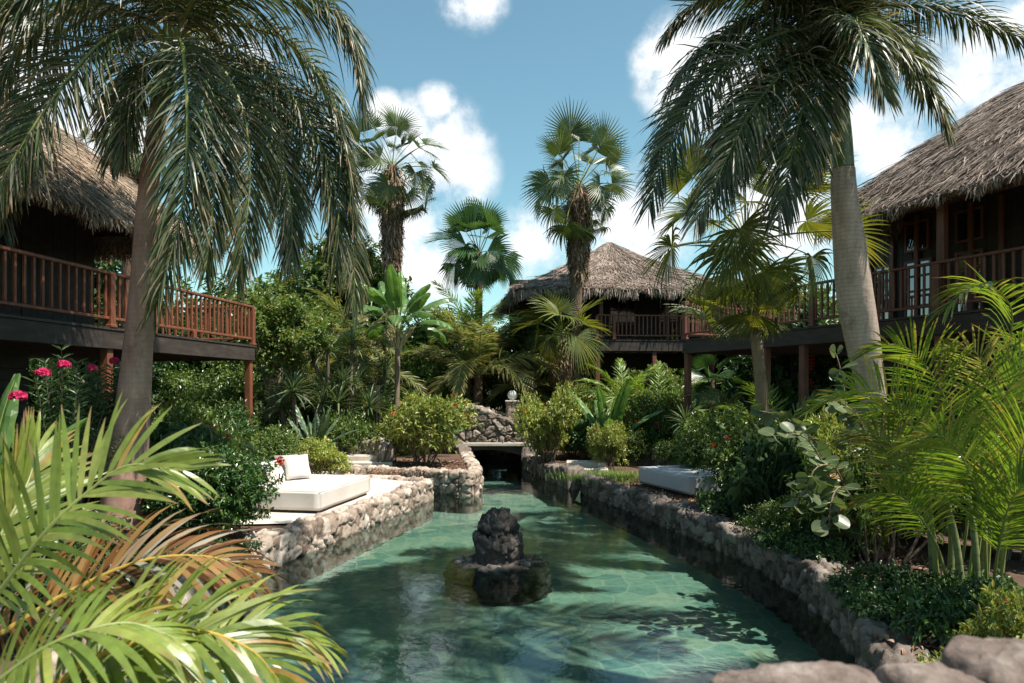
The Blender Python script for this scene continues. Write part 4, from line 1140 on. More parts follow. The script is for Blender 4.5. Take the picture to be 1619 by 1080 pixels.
def frond(mb, ctrl, n=90, L=.8, w=.034, droop=1.1, roll=0.0, plum=.35, a0=72, a1=26, t0=.12, lift=.2, r0=.03, mi=(0, 1), st=6, g=None, dh=None, jit=.12, twist=.5, tipL=.45):
    """feather palm leaf: stalk along the control points, leaflets on both sides that droop"""
    g = g or rng
    ctrl = np.asarray(ctrl, float)
    K = 60
    c = catmull(ctrl, K)
    T = nrm(np.gradient(c, axis=0))
    if dh is None:
        dh = (ctrl[-1] - ctrl[0]) * [1, 1, 0]
        if np.linalg.norm(dh) < .15: dh = np.array([0, -1., 0])
    S = side_of(T, nrm(np.asarray(dh, float)))
    Nn = np.cross(S, T)
    ro = np.radians(roll) * np.ones(K) if np.isscalar(roll) else np.radians(np.interp(np.linspace(0, 1, K), np.linspace(0, 1, len(roll)), roll))
    S, Nn = S * np.cos(ro)[:, None] + Nn * np.sin(ro)[:, None], Nn * np.cos(ro)[:, None] - S * np.sin(ro)[:, None]
    if r0 > 0:
        rad = r0 * (1 - np.linspace(0, 1, 30) ** 1.2 * .88)
        tube(mb, c[np.linspace(0, K - 1, 30).astype(int)], rad, 6, mi[1])
    t = np.tile(np.linspace(t0, .995, n), 2) + g.normal(0, .3 / n, 2 * n); t = np.clip(t, 0, 1)
    sg = np.repeat([1., -1.], n)[:, None]
    f = t * (K - 1); i = np.minimum(f.astype(int), K - 2); fr = (f - i)[:, None]
    lerp = lambda X: X[i] * (1 - fr) + X[i + 1] * fr
    p, Tt, Ss, Nt = lerp(c), nrm(lerp(T)), nrm(lerp(S)), nrm(lerp(Nn))
    u = (t - t0) / (1 - t0)
    ang = np.radians(a0 + (a1 - a0) * u + g.normal(0, 5, 2 * n))[:, None]
    ph = (lift + g.normal(0, plum, 2 * n))[:, None]
    d = np.cos(ang) * Tt + np.sin(ang) * (sg * Ss * np.cos(ph) + Nt * np.sin(ph))
    prof = np.clip(np.minimum(.55 + u * 2.2, 1.0) * (1 - (1 - tipL) * np.clip((u - .55) / .45, 0, 1) ** 1.4), .1, 1)
    Ln = L * prof * (1 + g.normal(0, jit, 2 * n))
    dr = droop * (1 + g.normal(0, .25, 2 * n))
    s = np.linspace(0, 1, st)
    dirs = nrm(d[:, None] + (dr[:, None] * s[None] ** 1.25)[..., None] * -UP)
    seg = (dirs[:, 1:] + dirs[:, :-1]) / 2 * (Ln / (st - 1))[:, None, None]
    C = np.concatenate([p[:, None], p[:, None] + np.cumsum(seg, 1)], 1)
    W0 = Tt[:, None] - dirs * np.sum(Tt[:, None] * dirs, -1, keepdims=True)
    W0 = nrm(W0 + 1e-4)
    B0 = np.cross(dirs, W0)
    tw = g.normal(0, twist, 2 * n)[:, None, None]
    W = W0 * np.cos(tw) + B0 * np.sin(tw)
    wp = np.interp(s, [0, .15, .5, .8, 1], [.45, .95, 1, .62, .04])
    ribbons(mb, C, W * (wp * w / 2)[None, :, None] * (Ln / L)[:, None, None] ** .3, mi[0], g.uniform(0, 1, 2 * n))


def arch(L, e0, e1, n=9, pw=1.2, yaw=0.0):
    """leaf stalk in the YZ plane that starts at elevation e0 and ends at e1 (degrees)"""
    t = np.linspace(0, 1, n); e = np.radians(e0 + (e1 - e0) * t ** pw)
    y = np.concatenate([[0], np.cumsum((np.cos(e[1:]) + np.cos(e[:-1])) / 2)]) * L / (n - 1)
    z = np.concatenate([[0], np.cumsum((np.sin(e[1:]) + np.sin(e[:-1])) / 2)]) * L / (n - 1)
    return np.stack([yaw * t ** 2 * L, y, z], 1)


def fan_leaf(R=.8, pet=.9, seg=34, spread=250, sag=.35, cup=.25, tipdroop=.5, pitch=20, split=.5, rp=.014, g=None):
    """one fan leaf along +Y: stalk, then pleated segments whose free tips hang"""
    g = g or rng
    mb = MB()
    pt = arch(pet, 8, -sag * 40, 8)
    tube(mb, pt, np.linspace(rp * 1.3, rp * .7, 8), 5, 1)
    o = pt[-1]
    e = math.radians(-sag * 40 - pitch)
    y = np.array([0, math.cos(e), math.sin(e)]); x = np.array([1., 0, 0]); z = np.cross(x, y)
    th = np.radians(np.linspace(-spread / 2, spread / 2, seg)); dth = math.radians(spread) / seg
    st = 7; s = np.array([.02, .25, .45, .6, .75, .9, 1.0])
    Rl = R * (1 - .22 * np.abs(th / th.max()) ** 2) * (1 + g.normal(0, .05, seg))
    d = np.sin(th)[:, None] * x + np.cos(th)[:, None] * y
    d = nrm(d + z * (cup * np.abs(np.sin(th / 1.2)))[:, None])
    td = np.clip(s - split * .9, 0, None) ** 1.3 * tipdroop * 2.2
    td = td[None] * (1 + g.normal(0, .4, seg))[:, None]
    dirs = nrm(d[:, None] - UP * td[..., None] + z * 0)
    ds = np.diff(s)[None, :, None] * Rl[:, None, None]
    C = np.concatenate([(d * Rl[:, None] * s[0])[:, None], (d * Rl[:, None] * s[0])[:, None] + np.cumsum(dirs[:, 1:] * ds, 1)], 1) + o
    wd = np.where(s < split, s * R * dth * .5, split * R * dth * .5 * np.clip(1 - (s - split) / (1.02 - split), 0.02, 1) ** .8)
    nz = np.cross(dirs, np.cross(z[None, None], dirs)); nz = nrm(nz + 1e-6)
    Wd = nrm(np.cross(nz, dirs))
    ribbons3(mb, C, Wd * wd[None, :, None] * 1.02, nz * (wd * .55)[None, :, None], 0)
    return mb


def place(o, az, el, roll=0.0, loc=(0, 0, 0), sc=1.0):
    o.matrix_local = Matrix.Translation(Vector(loc)) @ Matrix.Rotation(az, 4, 'Z') @ Matrix.Rotation(el, 4, 'X') @ Matrix.Rotation(roll, 4, 'Y') @ Matrix.Scale(sc, 4)


def fan_set(matk, stalk='rachis', R=.85, pet=.95, seed=1, seg=34, split=.5, spread=240):
    g = np.random.default_rng(seed)
    ms = []
    for k, (sag, cup, td, pitch) in enumerate([(.1, .5, .3, 0), (.35, .35, .75, 28), (.65, .25, 1.1, 50), (.95, .2, 1.4, 72)]):
        ms.append(fan_leaf(R, pet, seg, spread, sag, cup, td, pitch, split, g=g).mesh('fan_leaf', [M[matk], M[stalk]]))
    return ms


def fan_palm(label, base, top, r0, r1, leaves_, n, seed, bark='palm_d', skirt=0, e_top=80, e_bot=-45, group='fan palms', bend=.0, sc=1.0, skirt_r=.5, trunk_pts=None, extra=None):
    g = np.random.default_rng(seed)
    base, top = np.asarray(base, float), np.asarray(top, float)
    t = thing('fan_palm', label, 'palm', base, 0, group)
    h = top - base
    pts = [h * 0, h * .35 + [bend, 0, 0], h * .7 + [bend * .8, 0, 0], h] if trunk_pts is None else [np.asarray(q) - base for q in trunk_pts]
    c = catmull(pts, 40)
    mb = MB(); rad = np.interp(np.linspace(0, 1, 40), [0, .06, .2, 1], [r0 * 1.35, r0 * 1.1, r0, r1]) * (1 + .04 * np.sin(np.arange(40) * 1.7))
    tube(mb, c, rad, 14); mb.build('trunk', M[bark], t, smooth=True)
    if skirt:
        mb = MB(); m = int(900 * skirt)
        zz = g.uniform(0, 1, m) ** .8; az = g.uniform(0, 2 * np.pi, m)
        pos = h - UP * (zz * skirt)[:, None]
        od = np.stack([np.cos(az), np.sin(az), az * 0], 1)
        p0 = pos + od * r1
        L = g.uniform(.5, 1.1, m); spread = skirt_r * g.uniform(.15, 1.0, m) * (1 - .62 * zz)
        p1 = p0 + od * spread[:, None] * .7 - UP * (L * .35)[:, None]; p2 = p0 + od * spread[:, None] - UP * (L * .75)[:, None] + g.normal(0, .06, (m, 3)); p3 = p0 + od * (spread * .85)[:, None] - UP * L[:, None] + g.normal(0, .09, (m, 3))
        C = np.stack([p0, p1, p2, p3], 1); sd = nrm(np.cross(od, UP) + g.normal(0, .5, (m, 3)))
        ribbons(mb, C, sd[:, None] * (np.array([.5, 1, .8, .15]) * .028)[None, :, None])
        mb.build('dead_leaf_skirt', M['skirt'], t)
    ga = 2.39996
    for i in range(n):
        f = (i + .5) / n
        el = math.degrees(math.asin(math.sin(math.radians(e_top)) + (math.sin(math.radians(e_bot)) - math.sin(math.radians(e_top))) * f)) + g.normal(0, 7)
        k = 0 if f < .2 else 1 if f < .5 else 2 if f < .8 else 3
        o = part('fan_leaf', leaves_[k], t)
        place(o, i * ga + g.normal(0, .3), math.radians(el), g.normal(0, .6), h + UP * (-.3 * f), sc * g.uniform(.78, 1.15))
    if extra: extra(t, h)
    return t


# ---- shrubs
def twigs(mb, tips, outd, per, L, W, spread=.16, g=None, mi=0, up=.35, fold=.3, curl=.2, ratio=.9):
    """leaves set round the ends of twigs"""
    g = g or rng
    n = len(tips) * per
    tip = np.repeat(tips, per, 0); od = np.repeat(outd, per, 0)
    f = g.uniform(0, 1, n)
    pos = tip - od * (f * spread)[:, None] + g.normal(0, spread * .12, (n, 3))
    rd = rand_dir(n, g); rd = nrm(rd - od * np.sum(rd * od, 1, keepdims=True))
    d = nrm(od * (1 - f)[:, None] * 1.0 + rd * ratio + UP * up * g.uniform(-.6, 1, n)[:, None])
    nn = nrm(UP * 1.0 + od * .45 + g.normal(0, .28, (n, 3)))
    leaves(mb, pos, d, nn, L * g.uniform(.65, 1.2, n), W * g.uniform(.7, 1.2, n), fold, curl, mi)


def bush_shape(r, h, nt, lobes, g, inner=.25):
    """twig tips over a lumpy mound of radius r and height h"""
    az = g.uniform(0, 6.28, lobes); rr = r * np.sqrt(g.uniform(0, .5, lobes)); zz = h * g.uniform(.25, .68, lobes)
    cen = np.stack([rr * np.cos(az), rr * np.sin(az), zz], 1); lr = r * g.uniform(.34, .55, lobes)
    k = g.integers(0, lobes, nt)
    d = rand_dir(nt, g); d[:, 2] = np.where(d[:, 2] < -.5, -d[:, 2], d[:, 2])
    rad = np.where(g.uniform(0, 1, nt) < inner, g.uniform(.3, .9, nt), g.uniform(.88, 1.12, nt))
    p = cen[k] + d * (lr[k] * rad)[:, None] * np.array([1, 1, h / r * .62])
    p[:, 2] = np.maximum(p[:, 2], .04)
    return p, nrm(d + UP * .25)


def stems(mb, p, g, n=9, base_r=.15, r=.014, mi=0):
    for q in p[g.choice(len(p), min(n, len(p)), replace=False)]:
        b = np.array([g.normal(0, base_r), g.normal(0, base_r), -.15])
        tube(mb, catmull([b, (b + q) / 2 + g.normal(0, .08, 3) + UP * .08, q], 7), np.linspace(r, r * .35, 7), 5, mi)


SH = {}


def shrub_mesh(key, matk, r, h, nt, per, L, W, seed, lobes=9, flower=None, nf=0, fl=.05, **kw):
    g = np.random.default_rng(seed)
    p, d = bush_shape(r, h, nt, lobes, g)
    mb = MB(); twigs(mb, p, d, per, L, W, kw.pop('spread', .16), g, **kw)
    out = [('foliage', mb.mesh('foliage', M[matk]))]
    mb = MB(); stems(mb, p, g, 16, r * .14, .012 + .008 * r); out.append(('stem', mb.mesh('stem', M['bark'])))
    if flower:
        mb = MB(); top = p[(p[:, 2] > h * .45)]; q = top[g.choice(len(top), nf, replace=False)]
        for x in q:
            m = 7; dd = nrm(rand_dir(m, g) + UP * .5); leaves(mb, np.repeat(x[None] + UP * .04, m, 0) + dd * .01, dd, UP + g.normal(0, .4, (m, 3)), fl, fl * .7, .2, .3)
        out.append(('flower', mb.mesh('flower', M[flower])))
    SH[key] = out
    return out


def shrub(key, label, px, py_base, D, sc=1.0, z=.36, rz=None, cat='shrub', group='garden shrubs', name='shrub'):
    x = (px - CXP) * D / FPX
    t = thing(name, label, cat, (x, D, z), random.uniform(0, 6.28) if rz is None else rz, group, sc)
    for n, me in SH[key]: part(n, me, t)
    return t


shrub_mesh('light', 'bush_light', 1.0, 1.5, 900, 9, .105, .042, 101, 11, 'red', 10, .05, spread=.2)
shrub_mesh('light2', 'bush_light', 1.0, 1.3, 620, 10, .11, .044, 102, 8, 'red', 7, .05, spread=.22, up=.5)
shrub_mesh('glossy', 'bush_glossy', 1.0, 1.25, 2300, 9, .066, .034, 103, 16, spread=.14)
shrub_mesh('dark', 'bush_dark', 1.0, 1.3, 800, 10, .10, .045, 104, 10, spread=.22)
shrub_mesh('mid', 'bush_mid', 1.0, 1.3, 800, 10, .085, .040, 105, 11, spread=.2)
shrub_mesh('midflower', 'bush_mid', 1.0, 1.4, 950, 9, .085, .038, 106, 11, 'red', 16, .06, spread=.2)
shrub_mesh('weep', 'oleander', 1.0, 1.2, 520, 12, .24, .020, 107, 9, spread=.3, up=-.6, curl=.6, ratio=1.1)
shrub_mesh('cover', 'bush_dark', 1.0, .55, 700, 9, .075, .040, 108, 12, spread=.14)
shrub_mesh('fine', 'bush_mid', 1.0, 1.2, 900, 12, .060, .024, 109, 12, spread=.2)


# ---- leafy trees
TR = {}


def tree_mesh(key, matk, h, r, seed, ntw, per, L, W, bark='bark_pale', trunk_h=.45, limbs=8, tr=.13, low=False, lean=0.0):
    g = np.random.default_rng(seed)
    mb = MB()
    th = h * trunk_h
    tp = catmull([[0, 0, -.2], [lean * .4 + .05, .03, th * .5], [lean, 0, th]], 10)
    tube(mb, tp, np.linspace(tr * 1.3, tr * .8, 10), 10)
    ends = []
    for k in range(limbs):
        az = k * 2.4 + g.normal(0, .3); el = g.uniform(.25, 1.25); L0 = g.uniform(.5, 1.0) * r
        b = tp[int(g.integers(5, 10))]
        e = np.array([lean, 0, th]) + np.array([math.cos(az) * math.cos(el) * L0, math.sin(az) * math.cos(el) * L0, math.sin(el) * (h - th) * g.uniform(.5, .85)])
        c = catmull([b, (b + e) / 2 + g.normal(0, .15, 3), e], 8)
        tube(mb, c, np.linspace(tr * .55, tr * .14, 8), 6)
        ends += [c[4], c[6], c[7]]
        for _ in range(3):
            e2 = e + rand_dir(1, g)[0] * r * .35; tube(mb, catmull([c[5], (c[5] + e2) / 2 + g.normal(0, .05, 3), e2], 5), np.linspace(tr * .2, tr * .06, 5), 4); ends.append(e2)
    trunk = mb.mesh('trunk', M[bark], smooth=True)
    ends = np.array(ends)
    if low: ends = np.vstack([ends, np.stack([g.normal(0, r * .5, 14), g.normal(0, r * .5, 14), g.uniform(.15, .5, 14) * h], 1)])
    k = g.integers(0, len(ends), ntw)
    cr = r * g.uniform(.2, .42, len(ends))
    d = rand_dir(ntw, g)
    p = ends[k] + d * (cr[k] * g.uniform(.25, 1.05, ntw) ** .6)[:, None] * [1, 1, .8]
    p[:, 2] = np.maximum(p[:, 2], .1)
    mb = MB(); twigs(mb, p, nrm(d + UP * .2), per, L, W, .3, g)
    TR[key] = [('trunk', trunk), ('crown', mb.mesh('crown', M[matk]))]


tree_mesh('broad', 'tree_leaf', 5.2, 2.0, 201, 1500, 9, .16, .075)
tree_mesh('dense', 'bush_mid', 4.6, 2.1, 202, 1700, 9, .17, .07, 'bark', .35, 9, low=True)
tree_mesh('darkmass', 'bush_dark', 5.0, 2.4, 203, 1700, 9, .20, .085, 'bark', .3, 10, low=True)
tree_mesh('fork', 'tree_leaf', 5.6, 1.9, 204, 1500, 9, .12, .06, 'bark_pale', .5, 7, .12, lean=.7)


def tree(key, label, px, D, sc, z=.36, rz=None, group='trees behind the garden'):
    t = thing('leafy_tree', label, 'tree', ((px - CXP) * D / FPX, D, z), random.uniform(0, 6.28) if rz is None else rz, group, sc)
    for n, me in TR[key]: part(n, me, t)
    return t


# ---- other plants
def paddle(mb, ctrl, W, tear=0.2, g=None, mi=(0, 1), r=.018, fold=.25, t0=.25):
    g = g or rng
    n = 26; c = catmull(ctrl, n); T = nrm(np.gradient(c, axis=0))
    dh = (c[-1] - c[0]) * [1, 1, 0]; dh = dh if np.linalg.norm(dh) > .05 else np.array([0, -1., 0])
    S = side_of(T, nrm(dh)); Nn = np.cross(S, T)
    tube(mb, c[:: 2], np.linspace(r, r * .3, len(c[::2])), 5, mi[1])
    t = np.linspace(0, 1, n); u = np.clip((t - t0) / (1 - t0), 0, 1)
    w = W * np.sin(np.pi * np.clip(u * .93 + .03, 0, 1)) ** .62 * (u > 0)
    k0 = int(np.argmax(u > 0)); idx = np.arange(k0, n)
    for sgn in (1, -1):
        m = 4; f = np.linspace(0, 1, m)
        e = c[idx][:, None] + (S[idx][:, None] * sgn * np.cos(fold * 2.2 * f)[None, :, None] + Nn[idx][:, None] * np.sin(fold * 2.0 * (1 - f * 1.3))[None, :, None] * 1) * (w[idx][:, None] * f[None] * .5)[..., None]
        e[:, :, 2] -= (f ** 2 * .12)[None] * w[idx][:, None]
        e += g.normal(0, .006, e.shape) * (f > .3)[None, :, None]
        q = grid_quads(len(idx), m).reshape(len(idx) - 1, m - 1, 4)
        a = 0
        keep = g.uniform(0, 1, len(idx) - 1) > tear
        # tears: shift the outer edge apart instead of dropping faces
        for j in np.where(~keep)[0]: e[j, 2:] += T[idx[j]] * -.05; e[j, 3] += T[idx[j]] * -.07 - UP * .04
        mb.add(e.reshape(-1, 3), q.reshape(-1, 4), None, mi[0])


def paddle_plant(label, base, n, Ls, W, seed, e0=(82, 60), e1=(60, -25), matk='banana', trunk=None, tear=.25, name='banana_plant', cat='plant', group='broad leaved plants', az0=None, parts='leaf', t0=.25):
    g = np.random.default_rng(seed)
    t = thing(name, label, cat, base, 0, group)
    o = np.zeros(3)
    if trunk is not None:
        c = catmull([[0, 0, -.1], np.asarray(trunk) * .5 + [.03, 0, 0], trunk], 16); mb = MB(); tube(mb, c, np.linspace(.10, .075, 16), 10); mb.build('trunk', M['bark_pale'], t, smooth=True); o = np.asarray(trunk, float)
    for i in range(n):
        f = i / max(n - 1, 1); az = i * 2.4 + g.normal(0, .3) if az0 is None else az0[i]
        c = arch(Ls * g.uniform(.75, 1.1), e0[0] + (e0[1] - e0[0]) * f + g.normal(0, 4), e1[0] + (e1[1] - e1[0]) * f + g.normal(0, 8), 9, 1.6)
        R = np.array([[math.cos(az), -math.sin(az), 0], [math.sin(az), math.cos(az), 0], [0, 0, 1]])
        mb = MB(); paddle(mb, c @ R.T + o, W * g.uniform(.8, 1.1), tear, g, t0=t0); mb.build(parts, [M[matk], M['rachis']], t)
    return t


def strap_mesh(n, L, w, seed, e_hi=85, e_lo=-20, bend=35, st=6):
    g = np.random.default_rng(seed); mb = MB()
    C, W = [], []
    for i in range(n):
        f = (i + .5) / n; el = e_hi + (e_lo - e_hi) * f ** 1.1; az = i * 2.39996 + g.normal(0, .2)
        c = arch(L * g.uniform(.8, 1.1), el, el - bend * g.uniform(.6, 1.5), st, 1.5)
        R = np.array([[math.cos(az), -math.sin(az), 0], [math.sin(az), math.cos(az), 0], [0, 0, 1]])
        C.append(c @ R.T); W.append(np.tile(R @ np.array([1., 0, 0]), (st, 1)))
    C, W = np.array(C), np.array(W)
    wp = np.interp(np.linspace(0, 1, st), [0, .15, .5, .85, 1], [.6, .9, 1, .5, .04]) * w / 2
    d = np.gradient(C, axis=1); nn = nrm(np.cross(W, d))
    ribbons3(mb, C, W * wp[None, :, None], nn * (wp * .4)[None, :, None])
    return mb


def yucca(label, px, D, ztop, heads, seed, matk='strap', L=.75, w=.045, z=.36, group='spiky strap leaved plants'):
    g = np.random.default_rng(seed); x = (px - CXP) * D / FPX
    t = thing('yucca', label, 'plant', (x, D, z), 0, group)
    me = strap_mesh(60, L, w, seed).mesh('leaf_rosette', M[matk])
    for k in range(heads):
        e = np.array([g.normal(0, .35 * min(heads, 3) ** .5), g.normal(0, .35), (ztop - z) * (1 if k == 0 else g.uniform(.45, .95))])
        mb = MB(); tube(mb, catmull([[g.normal(0, .1), g.normal(0, .1), -.1], e * .5 + g.normal(0, .08, 3), e], 10), np.linspace(.08, .055, 10), 8); mb.build('stem', M['bark'], t, smooth=True)
        o = part('leaf_rosette', me, t); place(o, g.uniform(0, 6.28), g.normal(0, .15), 0, e, g.uniform(.85, 1.15))
    return t


def feather_palm(label, base, h, n, L, seed, matk='coco', stalk='rachis', r=.12, bark='palm_d', e=(80, -5), arcs=(60, 95), Lf=.5, w=.03, lean=(0, 0), nl=60, group='feather palms', droop=.9, name='feather_palm', sc=1.0, els=None):
    g = np.random.default_rng(seed)
    t = thing(name, label, 'palm', base, 0, group, sc)
    top = np.array([lean[0], lean[1], h])
    mb = MB(); c = catmull([[0, 0, -.15], top * .5 + [g.normal(0, .06), 0, 0], top], 20); tube(mb, c, np.linspace(r * 1.25, r * .85, 20) * (1 + .06 * np.sin(np.arange(20) * 2.1)), 12); mb.build('trunk', M[bark], t, smooth=True)
    ms = []
    for k in range(4):
        mb = MB(); f = k / 3
        frond(mb, arch(L * (1 - .1 * f), 0, -(arcs[0] + (arcs[1] - arcs[0]) * f), 9, 1.25, yaw=.06 * (-1) ** k), nl, Lf, w, droop, 0, .25, g=g, r0=.024, st=5, dh=(0, 1, 0))
        ms.append(mb.mesh('frond', [M[matk], M[stalk]]))
    for i in range(n):
        f = (i + .5) / n; el = e[0] + (e[1] - e[0]) * f ** .9 + g.normal(0, 5)
        o = part('frond', ms[min(3, int(f * 4))], t); place(o, i * 2.39996 + g.normal(0, .15), math.radians(el), g.normal(0, .3), top, g.uniform(.85, 1.1))
    return t

# ---------------------------------------------------------------- the two royal palms, leaves at their own distances, some unseen ones added for shade
def traced_palm(name, label, base, trunk_pts, trunk_r, bark, fronds, seed, matk, stalk, L, w, nl, group, shaft=None, cat='palm', r0=.035, **kw):
    g = np.random.default_rng(seed)
    base = np.asarray(base, float)
    t = thing(name, label, cat, base, 0, group)
    if trunk_pts is not None:
        mb = MB(); c = catmull(trunk_pts, 60); tube(mb, c, np.interp(np.linspace(0, 1, 60), np.linspace(0, 1, len(trunk_r)), trunk_r), 28); mb.build('trunk', M[bark], t, base, True)
    if shaft is not None:
        mb = MB(); c = catmull(shaft[0], 24); tube(mb, c, np.interp(np.linspace(0, 1, 24), np.linspace(0, 1, len(shaft[1])), shaft[1]), 20); mb.build('crownshaft', M['shaft'], t, base, True)
    for f in fronds:
        pts, o = f if isinstance(f, tuple) else (f, {})
        a = dict(n=nl, L=L, w=w, g=g, r0=r0); a.update(kw); a.update(o); mk = a.pop('mat', matk); sk = a.pop('stalk', stalk)
        mb = MB(); frond(mb, [P(*q) for q in pts], **a); mb.build('frond', [M[mk], M[sk]], t, base)
    return t


DL = 10.0
cl = (268, 78, DL)
LF = [
    ([cl, (225, 42, 9.7), (160, 68, 9.3), (85, 155, 9.0), (25, 245, 8.8), (-20, 330, 8.7)], dict(roll=[10, 45, 50, 40], droop=.9, lift=.1)),
    ([cl, (285, 62, 9.5), (294, 130, 9.0), (296, 230, 8.8), (286, 340, 8.75), (262, 430, 8.75), (243, 490, 8.8)], dict(droop=1.5, stalk='rachis', dh=(0, -1, 0), a1=18)),
    ([cl, (305, 75, 9.9), (352, 110, 9.7), (385, 180, 9.6), (395, 270, 9.6), (388, 360, 9.6), (374, 440, 9.6)], dict(droop=1.5, a1=18, dh=(.5, -1, 0))),
    ([cl, (320, 60, 10.2), (400, 95, 10.4), (470, 165, 10.5), (515, 250, 10.5), (535, 340, 10.5), (530, 425, 10.5)], dict(droop=1.4, a1=18, dh=(.8, -.8, 0), L=.95)),
    ([cl, (300, 42, 10.0), (360, 5, 9.8), (440, -15, 9.6), (520, 12, 9.5), (562, 85, 9.5), (572, 170, 9.5)], dict(droop=1.7, L=.9, roll=10)),
    ([cl, (240, 35, 10.3), (170, 20, 10.6), (90, 60, 10.8), (40, 150, 10.9), (15, 260, 10.9), (5, 370, 10.9)], dict(droop=1.5)),
    ([cl, (255, 20, 9.8), (200, -40, 9.3), (110, -40, 8.9), (30, 10, 8.6), (-30, 90, 8.4)], dict(droop=1.4, L=.9)),
    ([cl, (262, 0, 10.2), (280, -90, 10.6), (340, -150, 11.2), (430, -150, 11.8), (500, -90, 12.2)], dict(droop=1.2)),
    ([cl, (268, -10, 9.8), (250, -110, 9.3), (200, -190, 8.7), (120, -220, 8.2)], dict(droop=1.1)),
    ([cl, (275, 10, 10.4), (290, -40, 11.2), (305, -20, 12.2), (315, 60, 12.8), (318, 150, 13.0)], dict(droop=1.3, dh=(0, 1, 0))),
    ([cl, (250, 60, 10.5), (215, 60, 11.2), (190, 110, 11.8), (178, 190, 12.0), (172, 260, 12.0)], dict(droop=1.5, dh=(-.5, 1, 0))),
    ([cl, (330, 90, 10.6), (400, 140, 11.2), (440, 230, 11.5), (455, 330, 11.5), (450, 420, 11.5)], dict(droop=1.5, dh=(.6, .8, 0), L=.85)),
    ([cl, (262, 30, 9.9), (245, -30, 9.6), (180, -60, 10.2), (60, -30, 10.8), (-40, 40, 11.0)], dict(droop=1.6)),
    ([cl, (290, 30, 9.7), (330, -40, 9.2), (400, -80, 8.8), (480, -60, 8.5)], dict(droop=1.2)),
    ([cl, (315, 75, 10.4), (430, 120, 10.8), (500, 210, 11.0), (540, 320, 11.0), (560, 430, 11.0), (555, 490, 11.0)], dict(droop=1.8, dh=(.8, -.8, 0))),
    ([cl, (292, 82, 9.6), (322, 150, 9.3), (338, 250, 9.2), (336, 350, 9.2), (325, 430, 9.2)], dict(droop=1.5, dh=(.3, -1, 0), a1=18, L=.75)),
    ([cl, (315, 80, 10.1), (375, 120, 10.1), (430, 210, 10.1), (458, 310, 10.1), (462, 410, 10.1)], dict(droop=1.7, dh=(.7, -1, 0), a1=18, L=.85)),
    ([cl, (300, 50, 10.2), (380, 40, 10.4), (460, 70, 10.5), (520, 150, 10.5), (550, 260, 10.5), (556, 350, 10.5)], dict(droop=1.8, L=.9)),
    ([cl, (250, 85, 9.8), (225, 110, 9.6), (205, 170, 9.5), (195, 250, 9.5)], dict(droop=1.8, dh=(-.6, -1, 0), L=.7)),
    ([cl, (245, 40, 10.0), (170, 10, 9.9), (90, 20, 9.8), (20, 90, 9.8), (-20, 190, 9.8)], dict(droop=1.6, roll=15)),
]
traced_palm('royal_palm', 'tall royal palm at the left with a leaning brown trunk before the sunlit railing', P(190, 615 + 2.24 * 110, DL) * [1, 1, 0] + [0, 0, .36],
            [P(186, 860, DL), P(205, 700, DL), P(222, 500, DL), P(232, 330, DL), P(247, 200, DL), P(262, 85, DL)], [.30, .275, .24, .20, .17, .145, .13, .12, .10], 'palm_l', LF, 301,
            'royal', 'rachis', .84, .024, 220, 'royal palms', shaft=([P(258, 150, DL), P(265, 95, DL), P(270, 30, DL), P(272, -30, DL)], [.125, .12, .08, .03]))

